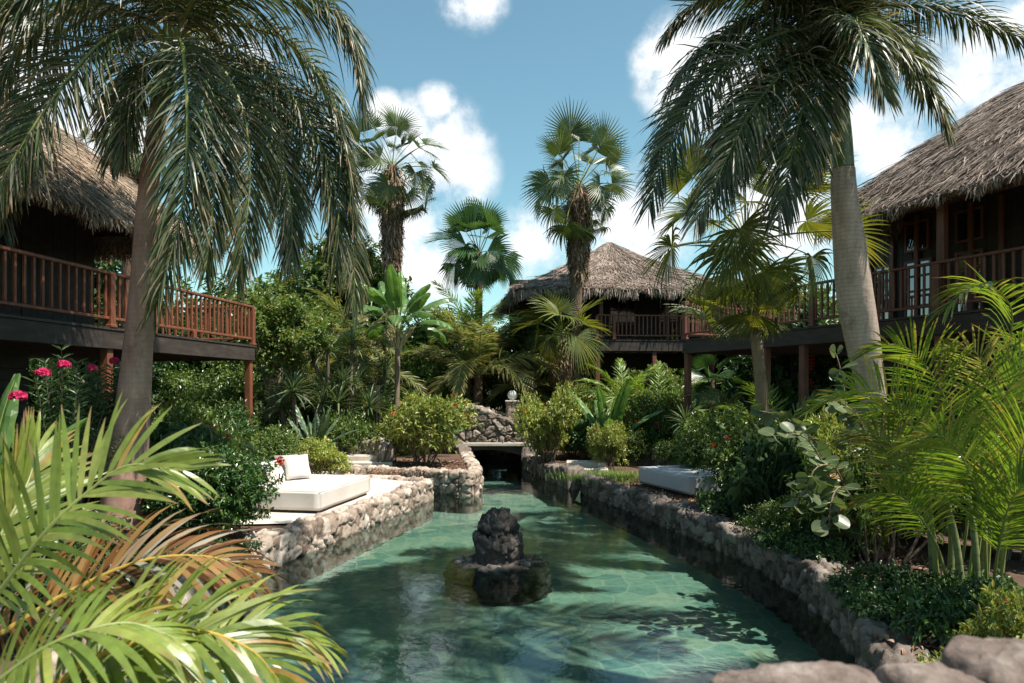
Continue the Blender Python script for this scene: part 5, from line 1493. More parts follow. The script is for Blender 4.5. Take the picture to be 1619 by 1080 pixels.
DR = 10.5
cr = (1326, 118, DR)
RF = [
    ([cr, (1295, 55, 10.2), (1230, 55, 9.9), (1150, 105, 9.6), (1085, 185, 9.5), (1045, 265, 9.5), (1025, 330, 9.5)], dict(droop=.9, roll=[0, 35, 45, 40], L=.82)),
    ([cr, (1300, 80, 10.0), (1245, 110, 9.6), (1185, 180, 9.3), (1140, 270, 9.2), (1100, 350, 9.2)], dict(droop=.95, roll=[0, 30, 40, 40], L=.85)),
    ([cr, (1310, 85, 9.9), (1285, 120, 9.5), (1262, 200, 9.3), (1245, 280, 9.25), (1230, 345, 9.3)], dict(droop=1.3, dh=(-.5, -1, 0), L=.85)),
    ([cr, (1300, 40, 10.5), (1240, 5, 10.6), (1160, -10, 10.7), (1090, 15, 10.7), (1050, 60, 10.7)], dict(droop=1.5, L=.75)),
    ([cr, (1350, 65, 10.4), (1395, 55, 10.3), (1440, 95, 10.2), (1475, 150, 10.1), (1498, 205, 10.1)], dict(droop=1.3, L=.7, dh=(.7, -.6, 0))),
    ([cr, (1345, 40, 10.6), (1405, 10, 10.8), (1480, 15, 10.9), (1560, 38, 11.0), (1640, 70, 11.0)], dict(droop=1.3, L=.72)),
    ([cr, (1330, 60, 10.1), (1345, 30, 9.4), (1365, 60, 8.9), (1385, 110, 8.8), (1398, 150, 8.8)], dict(droop=1.4, dh=(.3, -1, 0), L=.75)),
    ([cr, (1320, 20, 10.2), (1290, -70, 9.9), (1220, -120, 9.6), (1140, -110, 9.4), (1080, -50, 9.3)], dict(droop=1.2)),
    ([cr, (1335, 10, 10.5), (1370, -90, 10.6), (1450, -140, 10.7), (1550, -120, 10.8)], dict(droop=1.2)),
    ([cr, (1328, 30, 10.9), (1330, -20, 11.6), (1325, -10, 12.5), (1320, 60, 13.1), (1316, 130, 13.3)], dict(droop=1.4, dh=(0, 1, 0))),
    ([cr, (1310, 70, 10.8), (1270, 70, 11.3), (1225, 120, 11.7), (1195, 200, 11.8), (1178, 270, 11.8)], dict(droop=1.4, dh=(-.7, .7, 0))),
    ([cr, (1350, 60, 10.9), (1400, 50, 11.6), (1440, 90, 12.2), (1460, 150, 12.4)], dict(droop=1.4, dh=(.7, .7, 0))),
    ([cr, (1305, 60, 10.3), (1250, 20, 10.2), (1180, 35, 10.1), (1110, 80, 10.1), (1060, 140, 10.1)], dict(droop=1.5, L=.75)),
    ([cr, (1326, 0, 10.3), (1322, -120, 10.0), (1300, -230, 9.4), (1250, -300, 8.8)], dict(droop=.9)),
    ([cr, (1305, 75, 10.2), (1260, 85, 10.0), (1205, 140, 9.9), (1165, 220, 9.9), (1145, 300, 9.9)], dict(droop=1.2, roll=[0, 20, 30, 30])),
    ([cr, (1290, 60, 10.5), (1210, 60, 10.6), (1120, 110, 10.7), (1060, 190, 10.8), (1030, 270, 10.8)], dict(droop=1.4)),
    ([cr, (1318, 70, 10.0), (1300, 120, 9.8), (1290, 200, 9.7), (1284, 270, 9.7)], dict(droop=1.5, dh=(-.3, -1, 0), L=.7)),
    ([cr, (1310, 30, 10.3), (1260, -30, 10.0), (1190, -40, 9.8), (1120, -10, 9.7)], dict(droop=1.5, L=.75)),
    ([cr, (1340, 0, 10.1), (1390, -120, 9.5), (1440, -220, 8.8), (1480, -260, 8.0)], dict(droop=1.1)),
    ([cr, (1320, -10, 10.1), (1260, -140, 9.4), (1190, -200, 8.6), (1130, -190, 7.9)], dict(droop=1.1)),  # from here on unseen upper fronds, added to cast shade on the pool
    ([cr, (1320, -20, 10.0), (1290, -150, 9.2), (1240, -220, 8.2), (1180, -230, 7.3)], dict(droop=1.2)),
    ([cr, (1310, -10, 10.2), (1240, -170, 9.4), (1130, -240, 8.7), (1020, -230, 8.2)], dict(droop=1.2)),
    ([cr, (1325, -30, 10.1), (1310, -200, 9.5), (1270, -320, 8.7), (1200, -390, 7.8)], dict(droop=1.0)),
]
traced_palm('royal_palm', 'royal palm at the right with a pale grey bulging ringed trunk and green crownshaft', P(1383, 836, DR) * [1, 1, 0] + [0, 0, .36],
            [P(1402, 870, DR + .3), P(1390, 700, DR + .25), P(1371, 580, DR + .2), P(1352, 470, DR + .12), P(1341, 370, DR + .05), P(1334, 300, DR), P(1333, 268, DR)],
            [.155, .152, .152, .158, .175, .208, .242, .258, .252, .226, .195, .168], 'palm_r', RF, 302, 'royal', 'rachis_dark', .85, .024, 210, 'royal palms',
            shaft=([P(1333, 272, DR), P(1331, 230, DR), P(1328, 170, DR), P(1326, 100, DR), P(1325, 40, DR)], [.162, .152, .12, .075, .03]))

# ---------------------------------------------------------------- fan palms
FAN = fan_set('fan', R=.82, pet=1.25, seed=41, split=.42)
FAND = fan_set('fan_dark', 'rachis_dark', R=.92, pet=.85, seed=42, seg=34, split=.6, spread=190)
FANY = fan_set('fan_yellow', 'rachis', R=.84, pet=1.25, seed=43, seg=34, split=.42, spread=210)
a = P(620, 262, 27.5)
fan_palm('tall shaggy fan palm against the big white cloud, with a brown skirt', (a[0] - .35, 27.5, .36), a, .22, .18, FAN, 34, 51, skirt=3.6, skirt_r=.42, e_top=80, e_bot=-58, sc=1.22)
a = P(915, 292, 26.0)
fan_palm('tall fan palm rising before the distant thatched roof, with a shaggy skirt', (a[0] - .2, 26.0, .36), a, .22, .18, FAN, 34, 52, skirt=2.9, skirt_r=.42, e_top=84, e_bot=-58, sc=1.32)
a = P(757, 400, 29.0)
fan_palm('dark green fan palm with stiff broad leaves, lowest of those against the sky', (a[0], 29, .36), a, .17, .15, FAND, 22, 53, e_top=88, e_bot=-28, sc=1.3)
a = P(1178, 372, 14.2)


def fruit(t, h):
    g = np.random.default_rng(8)
    mb = MB()
    for k in range(5):
        az = k * 1.3; c = catmull([h, h + [math.cos(az) * .2, math.sin(az) * .2, .35 + .1 * k], h + [math.cos(az) * .35, math.sin(az) * .35, .62 + .1 * k]], 8)
        tube(mb, c, np.linspace(.016, .008, 8), 5)
    mb.build('spear_leaf', M['rachis_gold'], t)


fan_palm('slender fan palm with yellowing leaves leaning in front of the right deck', P(1206, 700, 14.2) * [1, 1, 0] + [0, 0, .36], a, .135, .095, FANY, 34, 54, bark='palm_s', e_top=84, e_bot=-62, sc=1.22,
         trunk_pts=[P(1210, 790, 14.2), P(1203, 610, 14.2), P(1190, 490, 14.2), P(1182, 410, 14.2), a], extra=fruit)
a = P(888, 525, 25.6)
fan_palm('short fan palm with bright spiky leaves above the globe lamps', (a[0] + .1, 25.6, .36), a, .14, .12, fan_set('fan_yellow', 'rachis', R=1.0, pet=.8, seed=44, seg=32, split=.4), 17, 55, e_top=80, e_bot=-25, sc=1.22, skirt=1.3, skirt_r=.45)
a = P(205, 225, 18.0)
fan_palm('dry grey fan palm crown rising behind the left thatched roof', (a[0], 18.0, .36), a, .2, .18, FAN, 20, 56, skirt=1.2, e_top=60, e_bot=-55, sc=.75)
a = P(905, 470, 27.5)
fan_palm('low fan palm with drooping leaves beside the distant house wall', (a[0] - .6, 27.5, .36), (a[0] - .6, 27.5, 4.6), .18, .16, FAND, 16, 57, e_top=80, e_bot=-20, sc=.9)
a = P(1110, 560, 24.0)
fan_palm('shaded fan palm growing under the corner of the right deck', (a[0] + .3, 24.0, .36), (a[0] + .3, 24.0, 2.9), .16, .14, FAND, 14, 58, e_top=80, e_bot=-10, sc=.8)
a = P(640, 600, 26.0)
fan_palm('low fan palm among the trees left of the bridge', (a[0] + .6, 26.0, .36), (a[0] + .6, 26, 2.4), .16, .14, FAND, 14, 59, e_top=80, e_bot=-10, sc=.8)

# ---------------------------------------------------------------- feather palms
a = P(748, 560, 23.6)
feather_palm('feather palm with arching yellow green fronds and a shaggy trunk behind the bridge', (a[0] + .05, 26.2, .36), 2.75, 17, 3.7, 61, 'coco', 'rachis', .2, 'palm_d', (86, 12), (75, 130), .85, .036, (0, 0), 120)
feather_palm('young green feather palm beside the distant house railing', P(1040, 560, 23.0) * [1, 1, 0] + [0, 0, .36], 1.3, 12, 2.3, 62, 'areca', 'rachis', .1, 'palm_d', (85, 15), (55, 95), .45, .028, (0, 0), 50)
feather_palm('feather palm with drooping fronds in the dark gap left of the bridge', P(590, 580, 24.5) * [1, 1, 0] + [0, 0, .36], 2.6, 12, 2.4, 63, 'coco', 'rachis', .13, 'palm_d', (80, -10), (60, 100), .5, .03, (0, 0), 50)
feather_palm('upright green feather palm just below the dark fan palm crown', P(742, 500, 27.2) * [1, 1, 0] + [0, 0, .36], 4.1, 14, 2.6, 64, 'areca', 'rachis', .12, 'palm_s', (86, 20), (50, 90), .55, .03, (0, 0), 56)
feather_palm('feather palm with dark fronds between the stilts of the right house', P(1165, 610, 19.5) * [1, 1, 0] + [0, 0, .36], 1.2, 12, 1.7, 65, 'coco', 'rachis_dark', .09, 'palm_d', (80, 5), (60, 100), .4, .026, (0, 0), 44)

# ---------------------------------------------------------------- broad leaved plants
a = P(628, 520, 21.8)
bp = paddle_plant('tall bird of paradise tree with upright paddle leaves and a pale fan of old stalks', (a[0] - .1, 21.8, .36), 20, 2.3, .66, 71, (88, 30), (62, -70), trunk=(.12, 0, 3.9), name='bird_of_paradise', tear=.4, t0=.45)
mb = MB(); g_ = np.random.default_rng(9)
for k in range(34):
    az = g_.uniform(0, 6.28); e = np.array([math.cos(az) * .42, math.sin(az) * .25, .85]) * g_.uniform(.8, 1.1)
    tube(mb, catmull([[.12, 0, 3.3], np.array([.12, 0, 3.3]) + e * .55, np.array([.12, 0, 3.3]) + e * [1.25, 1.25, 1]], 6), np.linspace(.022, .010, 6), 5)
mb.build('old_leaf_stalk', M['dry_stalk'], bp)
paddle_plant('banana plant with upright green leaves right of the light bush', P(962, 640, 21.0) * [1, 1, 0] + [0, 0, .36], 10, 2.6, .5, 72, (88, 60), (75, 5), tear=.15)
paddle_plant('small banana plant with split leaves behind the light bush', P(920, 660, 22.6) * [1, 1, 0] + [0, 0, .36], 8, 1.75, .32, 73, (86, 45), (70, -20), tear=.25)
paddle_plant('banana plant with torn leaves behind the big round bush', P(672, 640, 21.5) * [1, 1, 0] + [0, 0, .6], 9, 1.9, .36, 74, (86, 45), (72, -25), tear=.3)
paddle_plant('large grey green rosette plant left of the shower post', P(497, 660, 18.2) * [1, 1, 0] + [0, 0, .9], 13, 1.35, .26, 75, (86, 28), (78, 5), matk='agave', tear=0, name='rosette_plant', parts='leaf')
paddle_plant('broad shaded banana leaves at the left edge below the deck', P(-25, 660, 9.0) * [1, 1, 0] + [0, 0, .36], 7, 2.3, .55, 76, (84, 55), (60, 5), tear=.1)
paddle_plant('bird of paradise clump with narrow leaves beside the slender fan palm trunk', P(1185, 640, 15.0) * [1, 1, 0] + [0, 0, .6], 9, 1.5, .3, 77, (86, 50), (70, -5), tear=.1)
paddle_plant('low long leaved plant at the foot of the tall bird of paradise tree', P(640, 640, 22.6) * [1, 1, 0] + [0, 0, .6], 9, 2.0, .36, 78, (84, 40), (70, -20), tear=.2)

yucca('tall many headed yucca beside the leafy forked tree', 535, 20.5, 3.9, 7, 81, L=.85)
yucca('yucca with drooping leaves behind the large grey green rosette plant', 480, 20.0, 2.8, 4, 82, L=.75)
yucca('short yucca in shade at the back of the seat wall', 560, 22.0, 2.4, 3, 83, L=.8)
yucca('yucca in front of the stilts under the right deck', 1140, 18.3, 1.7, 3, 84, L=.7)
yucca('orange tinged spiky plant between the two small bushes right of the bridge', 985, 21.8, 1.2, 4, 85, 'fan_yellow', .6, .03)

# ---------------------------------------------------------------- shrubs
shrub('light', 'big round sunlit bush in the stone planter left of the bridge', 670, 750, 18.9, (1.42, 1.0, 1.42), .48)
shrub('light2', 'tall light green bush right of the bridge in front of the second globe lamp', 864, 730, 20.6, (1.22, 1.0, 1.72), .40)
shrub('light', 'small light green bush beside the shallow steps right of the channel', 962, 735, 18.9, (.66, .6, .95), .38)
shrub('midflower', 'small flowering bush behind the shaded daybed', 1010, 720, 20.5, (.8, .7, .8), .38)
shrub('glossy', 'large glossy dark green clipped bush in front of the cream daybed', 340, 845, 10.1, (1.22, .95, 1.15), .36)
shrub('glossy', 'smaller glossy bush behind the large clipped one, against the palm trunk', 250, 760, 11.6, (.9, .8, 1.2), .36)
shrub('mid', 'leafy green bush behind the pillows of the cream daybed', 405, 740, 15.2, (.95, .9, 1.25), .36)
shrub('light2', 'sunlit bush left of the seat wall behind the cream daybed', 500, 735, 17.2, (.85, .8, .85), .36)
shrub('light2', 'bush with yellow green leaves in front of the left corner post', 420, 720, 16.6, (1.0, .9, .95), .36)
shrub('weep', 'drooping narrow leaved bush just right of the brown palm trunk', 300, 720, 11.6, (1.0, .9, 1.45), .36)
shrub('weep', 'second drooping bush between the narrow leaved one and the left corner post', 345, 700, 13.2, (.9, .8, 1.15), .36)
shrub('midflower', 'bush with small red flowers below the left deck beam, right of the trunk', 285, 640, 12.6, (1.1, .9, 1.6), .36)
shrub('mid', 'croton like leafy bush below the left deck, left of the trunk', 185, 660, 10.9, (.95, .8, 1.7), .36)
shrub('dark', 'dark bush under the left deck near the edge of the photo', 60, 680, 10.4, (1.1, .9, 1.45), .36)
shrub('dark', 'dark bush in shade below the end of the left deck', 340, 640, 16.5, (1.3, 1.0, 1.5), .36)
shrub('mid', 'green bush between the seat wall and the shower post', 560, 690, 21.0, (1.1, 1, 1.1), .6)
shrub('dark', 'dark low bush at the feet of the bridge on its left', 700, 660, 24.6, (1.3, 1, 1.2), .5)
shrub('mid', 'bush beside the globe lamp behind the bridge', 780, 650, 25.8, (.9, .8, 1.3), .36)
shrub('dark', 'dark bush between the light bush and the banana plant', 930, 660, 22.2, (1.3, 1, 1.2), .36)
shrub('mid', 'tall green bush in front of the right corner post', 1045, 640, 22.2, (1.1, 1, 1.9), .36)
shrub('midflower', 'large flowering bush with red blossoms at the end of the shaded daybed', 1180, 760, 12.9, (1.02, 1.0, 1.42), .36)
shrub('weep', 'dark narrow leaved bush between the red flowered bush and the sea grape', 1232, 780, 11.8, (.85, .8, 1.45), .36)
shrub('light2', 'leafy bush catching the sun behind the sea grape', 1262, 690, 13.4, (1.1, 1, 1.5), .36)
shrub('mid', 'bush at the foot of the slender fan palm', 1135, 700, 16.0, (1.0, .9, 1.2), .36)
shrub('fine', 'fine leaved shaded bush between the sea grape and the areca clump', 1385, 830, 8.9, (1.0, .9, 1.75), .36)
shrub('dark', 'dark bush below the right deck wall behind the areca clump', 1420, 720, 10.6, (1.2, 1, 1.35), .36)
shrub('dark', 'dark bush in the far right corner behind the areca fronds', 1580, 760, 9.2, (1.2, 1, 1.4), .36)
shrub('cover', 'low dark ground cover above the right pool wall near the photographer', 1425, 930, 6.9, (.75, .7, .85), .36)
shrub('cover', 'low dark ground cover below the sea grape', 1290, 830, 9.3, (.75, .7, .8), .36)
shrub('cover', 'patch of ground cover under the areca canes', 1540, 940, 6.3, (.9, .7, 1.0), .36)
shrub('cover', 'strip of ground cover under the red flowered bush', 1200, 790, 12.0, (.7, .5, .6), .36)
shrub('light2', 'bright small leaved plant beside the boulder parapet at the lower right', 1560, 1000, 4.3, (.36, .34, .42), .36)
shrub('light2', 'small leafy plant at the right edge above the boulder parapet', 1625, 930, 5.0, (.42, .4, .7), .36)
shrub('dark', 'dark bush under the foreground fronds at the lower left', 60, 900, 6.4, (1.1, 1.0, .9), .36)
shrub('cover', 'low cover along the left pool wall below the glossy bush', 330, 880, 8.8, (.6, .6, .6), .36)
shrub('mid', 'bush behind the drooping plant beside the left deck stilts', 250, 640, 15.0, (1.3, 1, 1.7), .36)
shrub('dark', 'broad dark bush in the gap under the right deck', 1180, 640, 21.5, (1.6, 1.2, 1.2), .36)
shrub('light', 'sunlit bush seen through the stilts behind the garden stairs', 1290, 620, 25.5, (2.0, 1.5, 2.3), .36)
shrub('mid', 'bush beside the striped cloth behind the right house', 1230, 620, 24.5, (1.6, 1.2, 1.7), .36)

shrub('mid', 'tall leafy bush in front of the yuccas beside the rosette plant', 545, 690, 19.6, (1.0, .8, 1.3), .5)
shrub('light2', 'pale green bush at the foot of the bird of paradise tree', 620, 690, 22.0, (1.1, .8, 1.7), .5)
shrub('fine', 'fine leaved bush under the feather palm behind the bridge', 740, 650, 27.6, (1.6, 1, 1.9), .36)
shrub('mid', 'green bush left of the feather palm trunk', 690, 640, 26.2, (1.1, .9, 1.9), .36)
shrub('dark', 'dark bush behind the second globe lamp', 850, 640, 28.2, (1.3, .9, 1.9), .36)
shrub('mid', 'bush below the railing of the distant house', 960, 630, 24.6, (1.3, 1, 1.7), .36)
shrub('light2', 'light bush beside the young feather palm', 1010, 650, 22.8, (1.0, .8, 1.4), .36)
shrub('fine', 'fine leaved bush in front of the low grey border wall', 1070, 690, 19.3, (.7, .5, .8), .36)
shrub('mid', 'bush left of the corner post, in the shade of the forked tree', 375, 660, 19.5, (1.2, .9, 1.7), .36)
shrub('fine', 'fine leaved bush below the end of the left railing', 440, 650, 21.5, (1.2, .9, 1.7), .36)
shrub('dark', 'dark bush under the tall yucca', 520, 640, 23.5, (1.6, 1, 1.9), .36)

shrub('light2', 'leafy shoots standing against the grey ringed palm trunk', 1352, 760, 9.8, (.8, .7, 1.55), .36)
shrub('mid', 'tall leafy bush between the corner post and the slender fan palm', 1120, 690, 17.5, (1.1, .9, 1.5), .36)
shrub('dark', 'tall dark bush under the deck behind the slender fan palm trunk', 1235, 660, 18.3, (1.2, .9, 1.9), .36)
shrub('midflower', 'bush with red flowers left of the corner post under the deck railing', 1030, 690, 21.2, (1.0, .8, 1.7), .36)
shrub('light2', 'light bush between the banana plant and the globe lamp', 905, 660, 23.0, (1.2, .9, 2.0), .36)
shrub('fine', 'fine leaved bush hanging over the right wall by the sea grape', 1245, 850, 9.9, (.7, .6, .75), .36)
shrub('cover', 'ground cover spilling over the right wall near the flowering bush', 1150, 800, 12.4, (.7, .6, .7), .40)
feather_palm('bright feather palm in front of the stilts of the distant house', P(985, 600, 22.5) * [1, 1, 0] + [0, 0, .36], 1.6, 13, 2.2, 66, 'areca', 'rachis', .1, 'palm_d', (86, 10), (55, 100), .45, .028, (0, 0), 50)
feather_palm('leafy feather palm behind the red flowered bush', P(1225, 640, 14.6) * [1, 1, 0] + [.3, .6, .36], 1.0, 12, 1.8, 67, 'areca', 'rachis', .08, 'palm_d', (84, 5), (55, 100), .42, .026, (0, 0), 50)
feather_palm('feather palm in the trees behind the yuccas', P(560, 500, 24.0) * [1, 1, 0] + [0, 0, .36], 3.6, 13, 2.4, 68, 'coco', 'rachis_dark', .12, 'palm_d', (84, 0), (60, 105), .5, .03, (0, 0), 56)

feather_palm('feather palm with dark arching fronds behind the rosette plant', P(500, 560, 22.5) * [1, 1, 0] + [0, 0, .36], 2.3, 13, 2.3, 69, 'coco', 'rachis_dark', .12, 'palm_d', (84, 0), (60, 110), .5, .03, (0, 0), 60)
feather_palm('small feather palm in front of the dark trunk of the low fan palm', P(835, 600, 26.8) * [1, 1, 0] + [0, 0, .36], 2.2, 14, 2.6, 70, 'coco', 'rachis', .12, 'palm_d', (84, 5), (60, 110), .55, .03, (0, 0), 64)
yucca('big yucca with long strap leaves left of the bird of paradise tree', 585, 22.8, 3.3, 5, 86, L=.95, w=.055)
feather_palm('very tall feather palm, unseen beyond the right edge, added to shade the pool', (5.6, 5.0, .36), 12.6, 17, 4.4, 71, 'royal', 'rachis_dark', .2, 'palm_r', (82, -25), (50, 95), .85, .04, (-.2, .2), 110)  # palm out of view, added so its crown darkens the pool

# oleander with pink flower heads
def oleander(label, px, D, seed, flowers, z=.36, hh=2.9):
    g = np.random.default_rng(seed); x = (px - CXP) * D / FPX
    t = thing('oleander', label, 'shrub', (x, D, z), 0, 'pink oleanders')
    mb, ms = MB(), MB()
    for k in range(46):
        az = g.uniform(0, 6.28); r = g.uniform(.1, .85); e = np.array([math.cos(az) * r, math.sin(az) * r, hh * g.uniform(.45, 1.0) * (1 - .18 * r)])
        c = catmull([[e[0] * .15, e[1] * .15, 0], [e[0] * .5, e[1] * .5, e[2] * .55], e], 9); tube(ms, c, np.linspace(.014, .005, 9), 4)
        for j in range(9):
            q = c[-1] - (c[-1] - c[-3]) * j / 8 * 1.4; m = 4
            a2 = g.uniform(0, 6.28) + np.arange(m) * 6.283 / m
            d = np.stack([np.cos(a2), np.sin(a2), np.full(m, .75)], 1)
            leaves(mb, np.repeat(q[None], m, 0), d, UP + .2 * g.normal(size=(m, 3)), .19 * g.uniform(.7, 1.1, m), .026, .3, .18)
    mb.build('foliage', M['oleander'], t); ms.build('stem', M['bark'], t)
    for fx, fy, fd, fr in flowers:
        c = P(fx, fy, fd) - np.array([x, D, z]); mb = MB(); m = 70
        d = rand_dir(m, g); d[:, 2] = np.abs(d[:, 2]) * .8 - .15
        pos = c + d * fr * g.uniform(.55, 1, m)[:, None]
        for s in range(5):
            tang = nrm(np.cross(d, rand_dir(m, g))); leaves(mb, pos, nrm(tang + d * .5), d, .042, .034, .2, .2)
        mb.build('flower_head', M['pink'], t)


oleander('oleander with three large pink flower heads at the left below the deck', 100, 9.6, 91, [(101, 577, 9.2, .075), (68, 590, 9.1, .085), (28, 627, 8.7, .10), (146, 582, 9.5, .045)])
oleander('oleander shoots with a small pink flower left of the brown palm trunk', 165, 10.4, 92, [(181, 571, 10.2, .06)], hh=2.75)

# red flower spray rising out of the clipped bush
p = P(440, 760, 13.0); t = thing('flower_spray', 'small red flower spray standing beside the pillows of the cream daybed', 'flower', p)
mb = MB(); tube(mb, catmull([[0, 0, -.35], [.01, 0, .1], [.03, 0, .42]], 8), np.linspace(.008, .005, 8), 5); mb.build('stem', M['bark'], t)
mb = MB(); g_ = np.random.default_rng(14)
q = np.stack([g_.normal(.03, .025, 46), g_.normal(0, .025, 46), g_.uniform(.3, .46, 46)], 1); leaves(mb, q, rand_dir(46, g_), UP + .4 * g_.normal(size=(46, 3)), .06, .045, .3, .3)
mb.build('flower', M['red'], t)

# sea grape: round leaves on bending branches
def sea_grape(label, base, branches, seed, L=.18):
    g = np.random.default_rng(seed); base = np.asarray(base, float)
    t = thing('sea_grape', label, 'shrub', base, 0, 'sea grapes')
    for pts in branches:
        c = catmull([P(*q) for q in pts], 26); mb = MB(); tube(mb, c, np.linspace(.02, .006, 26), 6)
        lf = mb; th = np.linspace(0, 2 * np.pi, 16, endpoint=False)
        for i in range(4, 26):
            for s_ in ((1, -1) if i % 2 else (1,)):
                if g.uniform() < .12: continue
                T = nrm(c[min(i + 1, 25)] - c[i - 1]); sd = nrm(np.cross(T, UP)) * s_
                d = nrm(sd + T * .3 + UP * g.uniform(-.25, .5) + g.normal(0, .35, 3)); n = nrm(UP * .8 + g.normal(0, .45, 3) - np.array([0, .35, 0])); n = nrm(n - d * np.dot(n, d)); e = np.cross(d, n)
                R = L * .5 * g.uniform(.7, 1.15); q = c[i] + d * (R + .03)
                ring = lambda f: q + (np.cos(th)[:, None] * d * 1.0 + np.sin(th)[:, None] * e * 1.08) * R * f + n * (.22 * R * (f ** 2) * np.abs(np.sin(th))[:, None])
                v = np.vstack([ring(1.0), ring(.55), q[None]]); a_ = np.arange(16); b_ = (a_ + 1) % 16
                lf.add(v, np.stack([a_, b_, b_ + 16, a_ + 16], 1), np.stack([a_ + 16, b_ + 16, np.full(16, 32)], 1), 1)
                tube(lf, [c[i], q - d * R * .4, q + d * R * .9], [.008, .007, .003], 4, 2)
        lf.build('branch', [M['bark_pale'], M['grape'], M['rachis']], t, base, True)
    return t


sea_grape('sea grape with large round grey green leaves hanging over the right bank', P(1330, 880, 9.2) * [1, 1, 0] + [0, 0, .36], [
    [(1345, 860, 9.2), (1335, 780, 9.1), (1290, 700, 8.8), (1240, 660, 8.5), (1200, 650, 8.4)],
    [(1345, 860, 9.2), (1330, 800, 9.0), (1305, 740, 8.6), (1270, 690, 8.3), (1225, 690, 8.1)],
    [(1350, 860, 9.2), (1340, 790, 8.8), (1320, 740, 8.4), (1290, 740, 8.2), (1275, 775, 8.1)],
    [(1345, 860, 9.2), (1345, 760, 9.3), (1340, 660, 9.3), (1330, 590, 9.3), (1322, 560, 9.3)],
    [(1345, 860, 9.2), (1360, 780, 9.0), (1370, 700, 8.9), (1350, 650, 8.8), (1310, 640, 8.8)],
    [(1345, 860, 9.2), (1325, 810, 8.6), (1300, 790, 8.3), (1270, 770, 8.2), (1258, 800, 8.1)],
    [(1345, 860, 9.2), (1350, 800, 8.7), (1330, 770, 8.3), (1315, 790, 8.1), (1310, 840, 8.0)]], 95)

# ---------------------------------------------------------------- areca clump at the right
AR = [
    ([(1530, 930, 7.0), (1560, 700, 6.9), (1600, 520, 6.6), (1580, 462, 6.2), (1535, 455, 5.9), (1495, 490, 5.8)], dict(droop=.9, dh=(-1, -.2, 0), L=.60)),
    ([(1515, 930, 7.2), (1530, 800, 7.1), (1510, 670, 6.9), (1465, 580, 6.6), (1420, 545, 6.4), (1370, 555, 6.3)], dict(dh=(-1, -.3, 0), roll=-35, L=.55)),
    ([(1500, 930, 7.2), (1500, 800, 7.1), (1470, 690, 6.8), (1420, 635, 6.5), (1360, 615, 6.3), (1290, 640, 6.2)], dict(dh=(-1, -.2, 0), roll=-40, L=.55)),
    ([(1560, 930, 7.0), (1570, 780, 6.9), (1580, 660, 6.7), (1610, 590, 6.5), (1660, 560, 6.4)], dict(roll=35)),
    ([(1480, 930, 7.1), (1470, 830, 7.0), (1435, 740, 6.8), (1390, 690, 6.6), (1335, 690, 6.5)], dict(droop=.6, mat='coco', roll=-35)),
    ([(1560, 930, 6.8), (1555, 830, 6.5), (1530, 740, 6.2), (1490, 690, 5.9), (1435, 700, 5.8)], dict(dh=(-1, -.5, 0), roll=-40)),
    ([(1580, 930, 6.7), (1600, 800, 6.4), (1620, 700, 6.1), (1650, 650, 5.9)], dict(roll=40)),
    ([(1500, 930, 7.0), (1480, 860, 6.8), (1440, 800, 6.5), (1400, 780, 6.3), (1355, 800, 6.2)], dict(droop=.7, L=.46, roll=-35)),
    ([(1570, 930, 6.6), (1580, 860, 6.3), (1600, 790, 6.0), (1640, 750, 5.8)], dict(roll=30)),
    ([(1550, 930, 7.2), (1590, 740, 7.3), (1630, 600, 7.2), (1620, 540, 7.0), (1570, 560, 6.8)], dict(dh=(-1, -.2, 0), roll=-25)),
    ([(1540, 930, 7.1), (1560, 760, 7.0), (1570, 640, 6.8), (1545, 560, 6.6), (1500, 550, 6.5)], dict(mat='coco', roll=-40, dh=(-1, -.2, 0))),
    ([(1485, 930, 7.0), (1475, 830, 6.9), (1460, 720, 6.7), (1430, 660, 6.5), (1385, 650, 6.4)], dict(roll=-45)),
]
ba = P(1530, 930, 7.0) * [1, 1, 0] + [0, 0, .36]
ar = traced_palm('areca_palm', 'clump of bright green areca palms with ringed canes at the right edge', ba, None, None, None, AR, 303, 'areca', 'rachis', .50, .021, 58, 'areca palms', droop=.45, t0=.35, plum=.07, lift=.4, twist=.2, r0=.016, jit=.06)
for (x0, y0, x1, y1, d) in ((1478, 940, 1455, 740, 7.2), (1525, 950, 1490, 770, 7.0), (1557, 935, 1545, 740, 7.1), (1545, 960, 1530, 780, 6.8), (1575, 930, 1590, 760, 7.2), (1500, 930, 1500, 800, 7.4)):
    mb = MB(); c = catmull([P(x0, y0 + 40, d), (P(x0, y0, d) * .5 + P(x1, y1, d) * .5) + [.03, 0, 0], P(x1, y1, d)], 16); tube(mb, c, np.linspace(.042, .026, 16), 10); mb.build('cane', M['cane'], ar, ba, True)

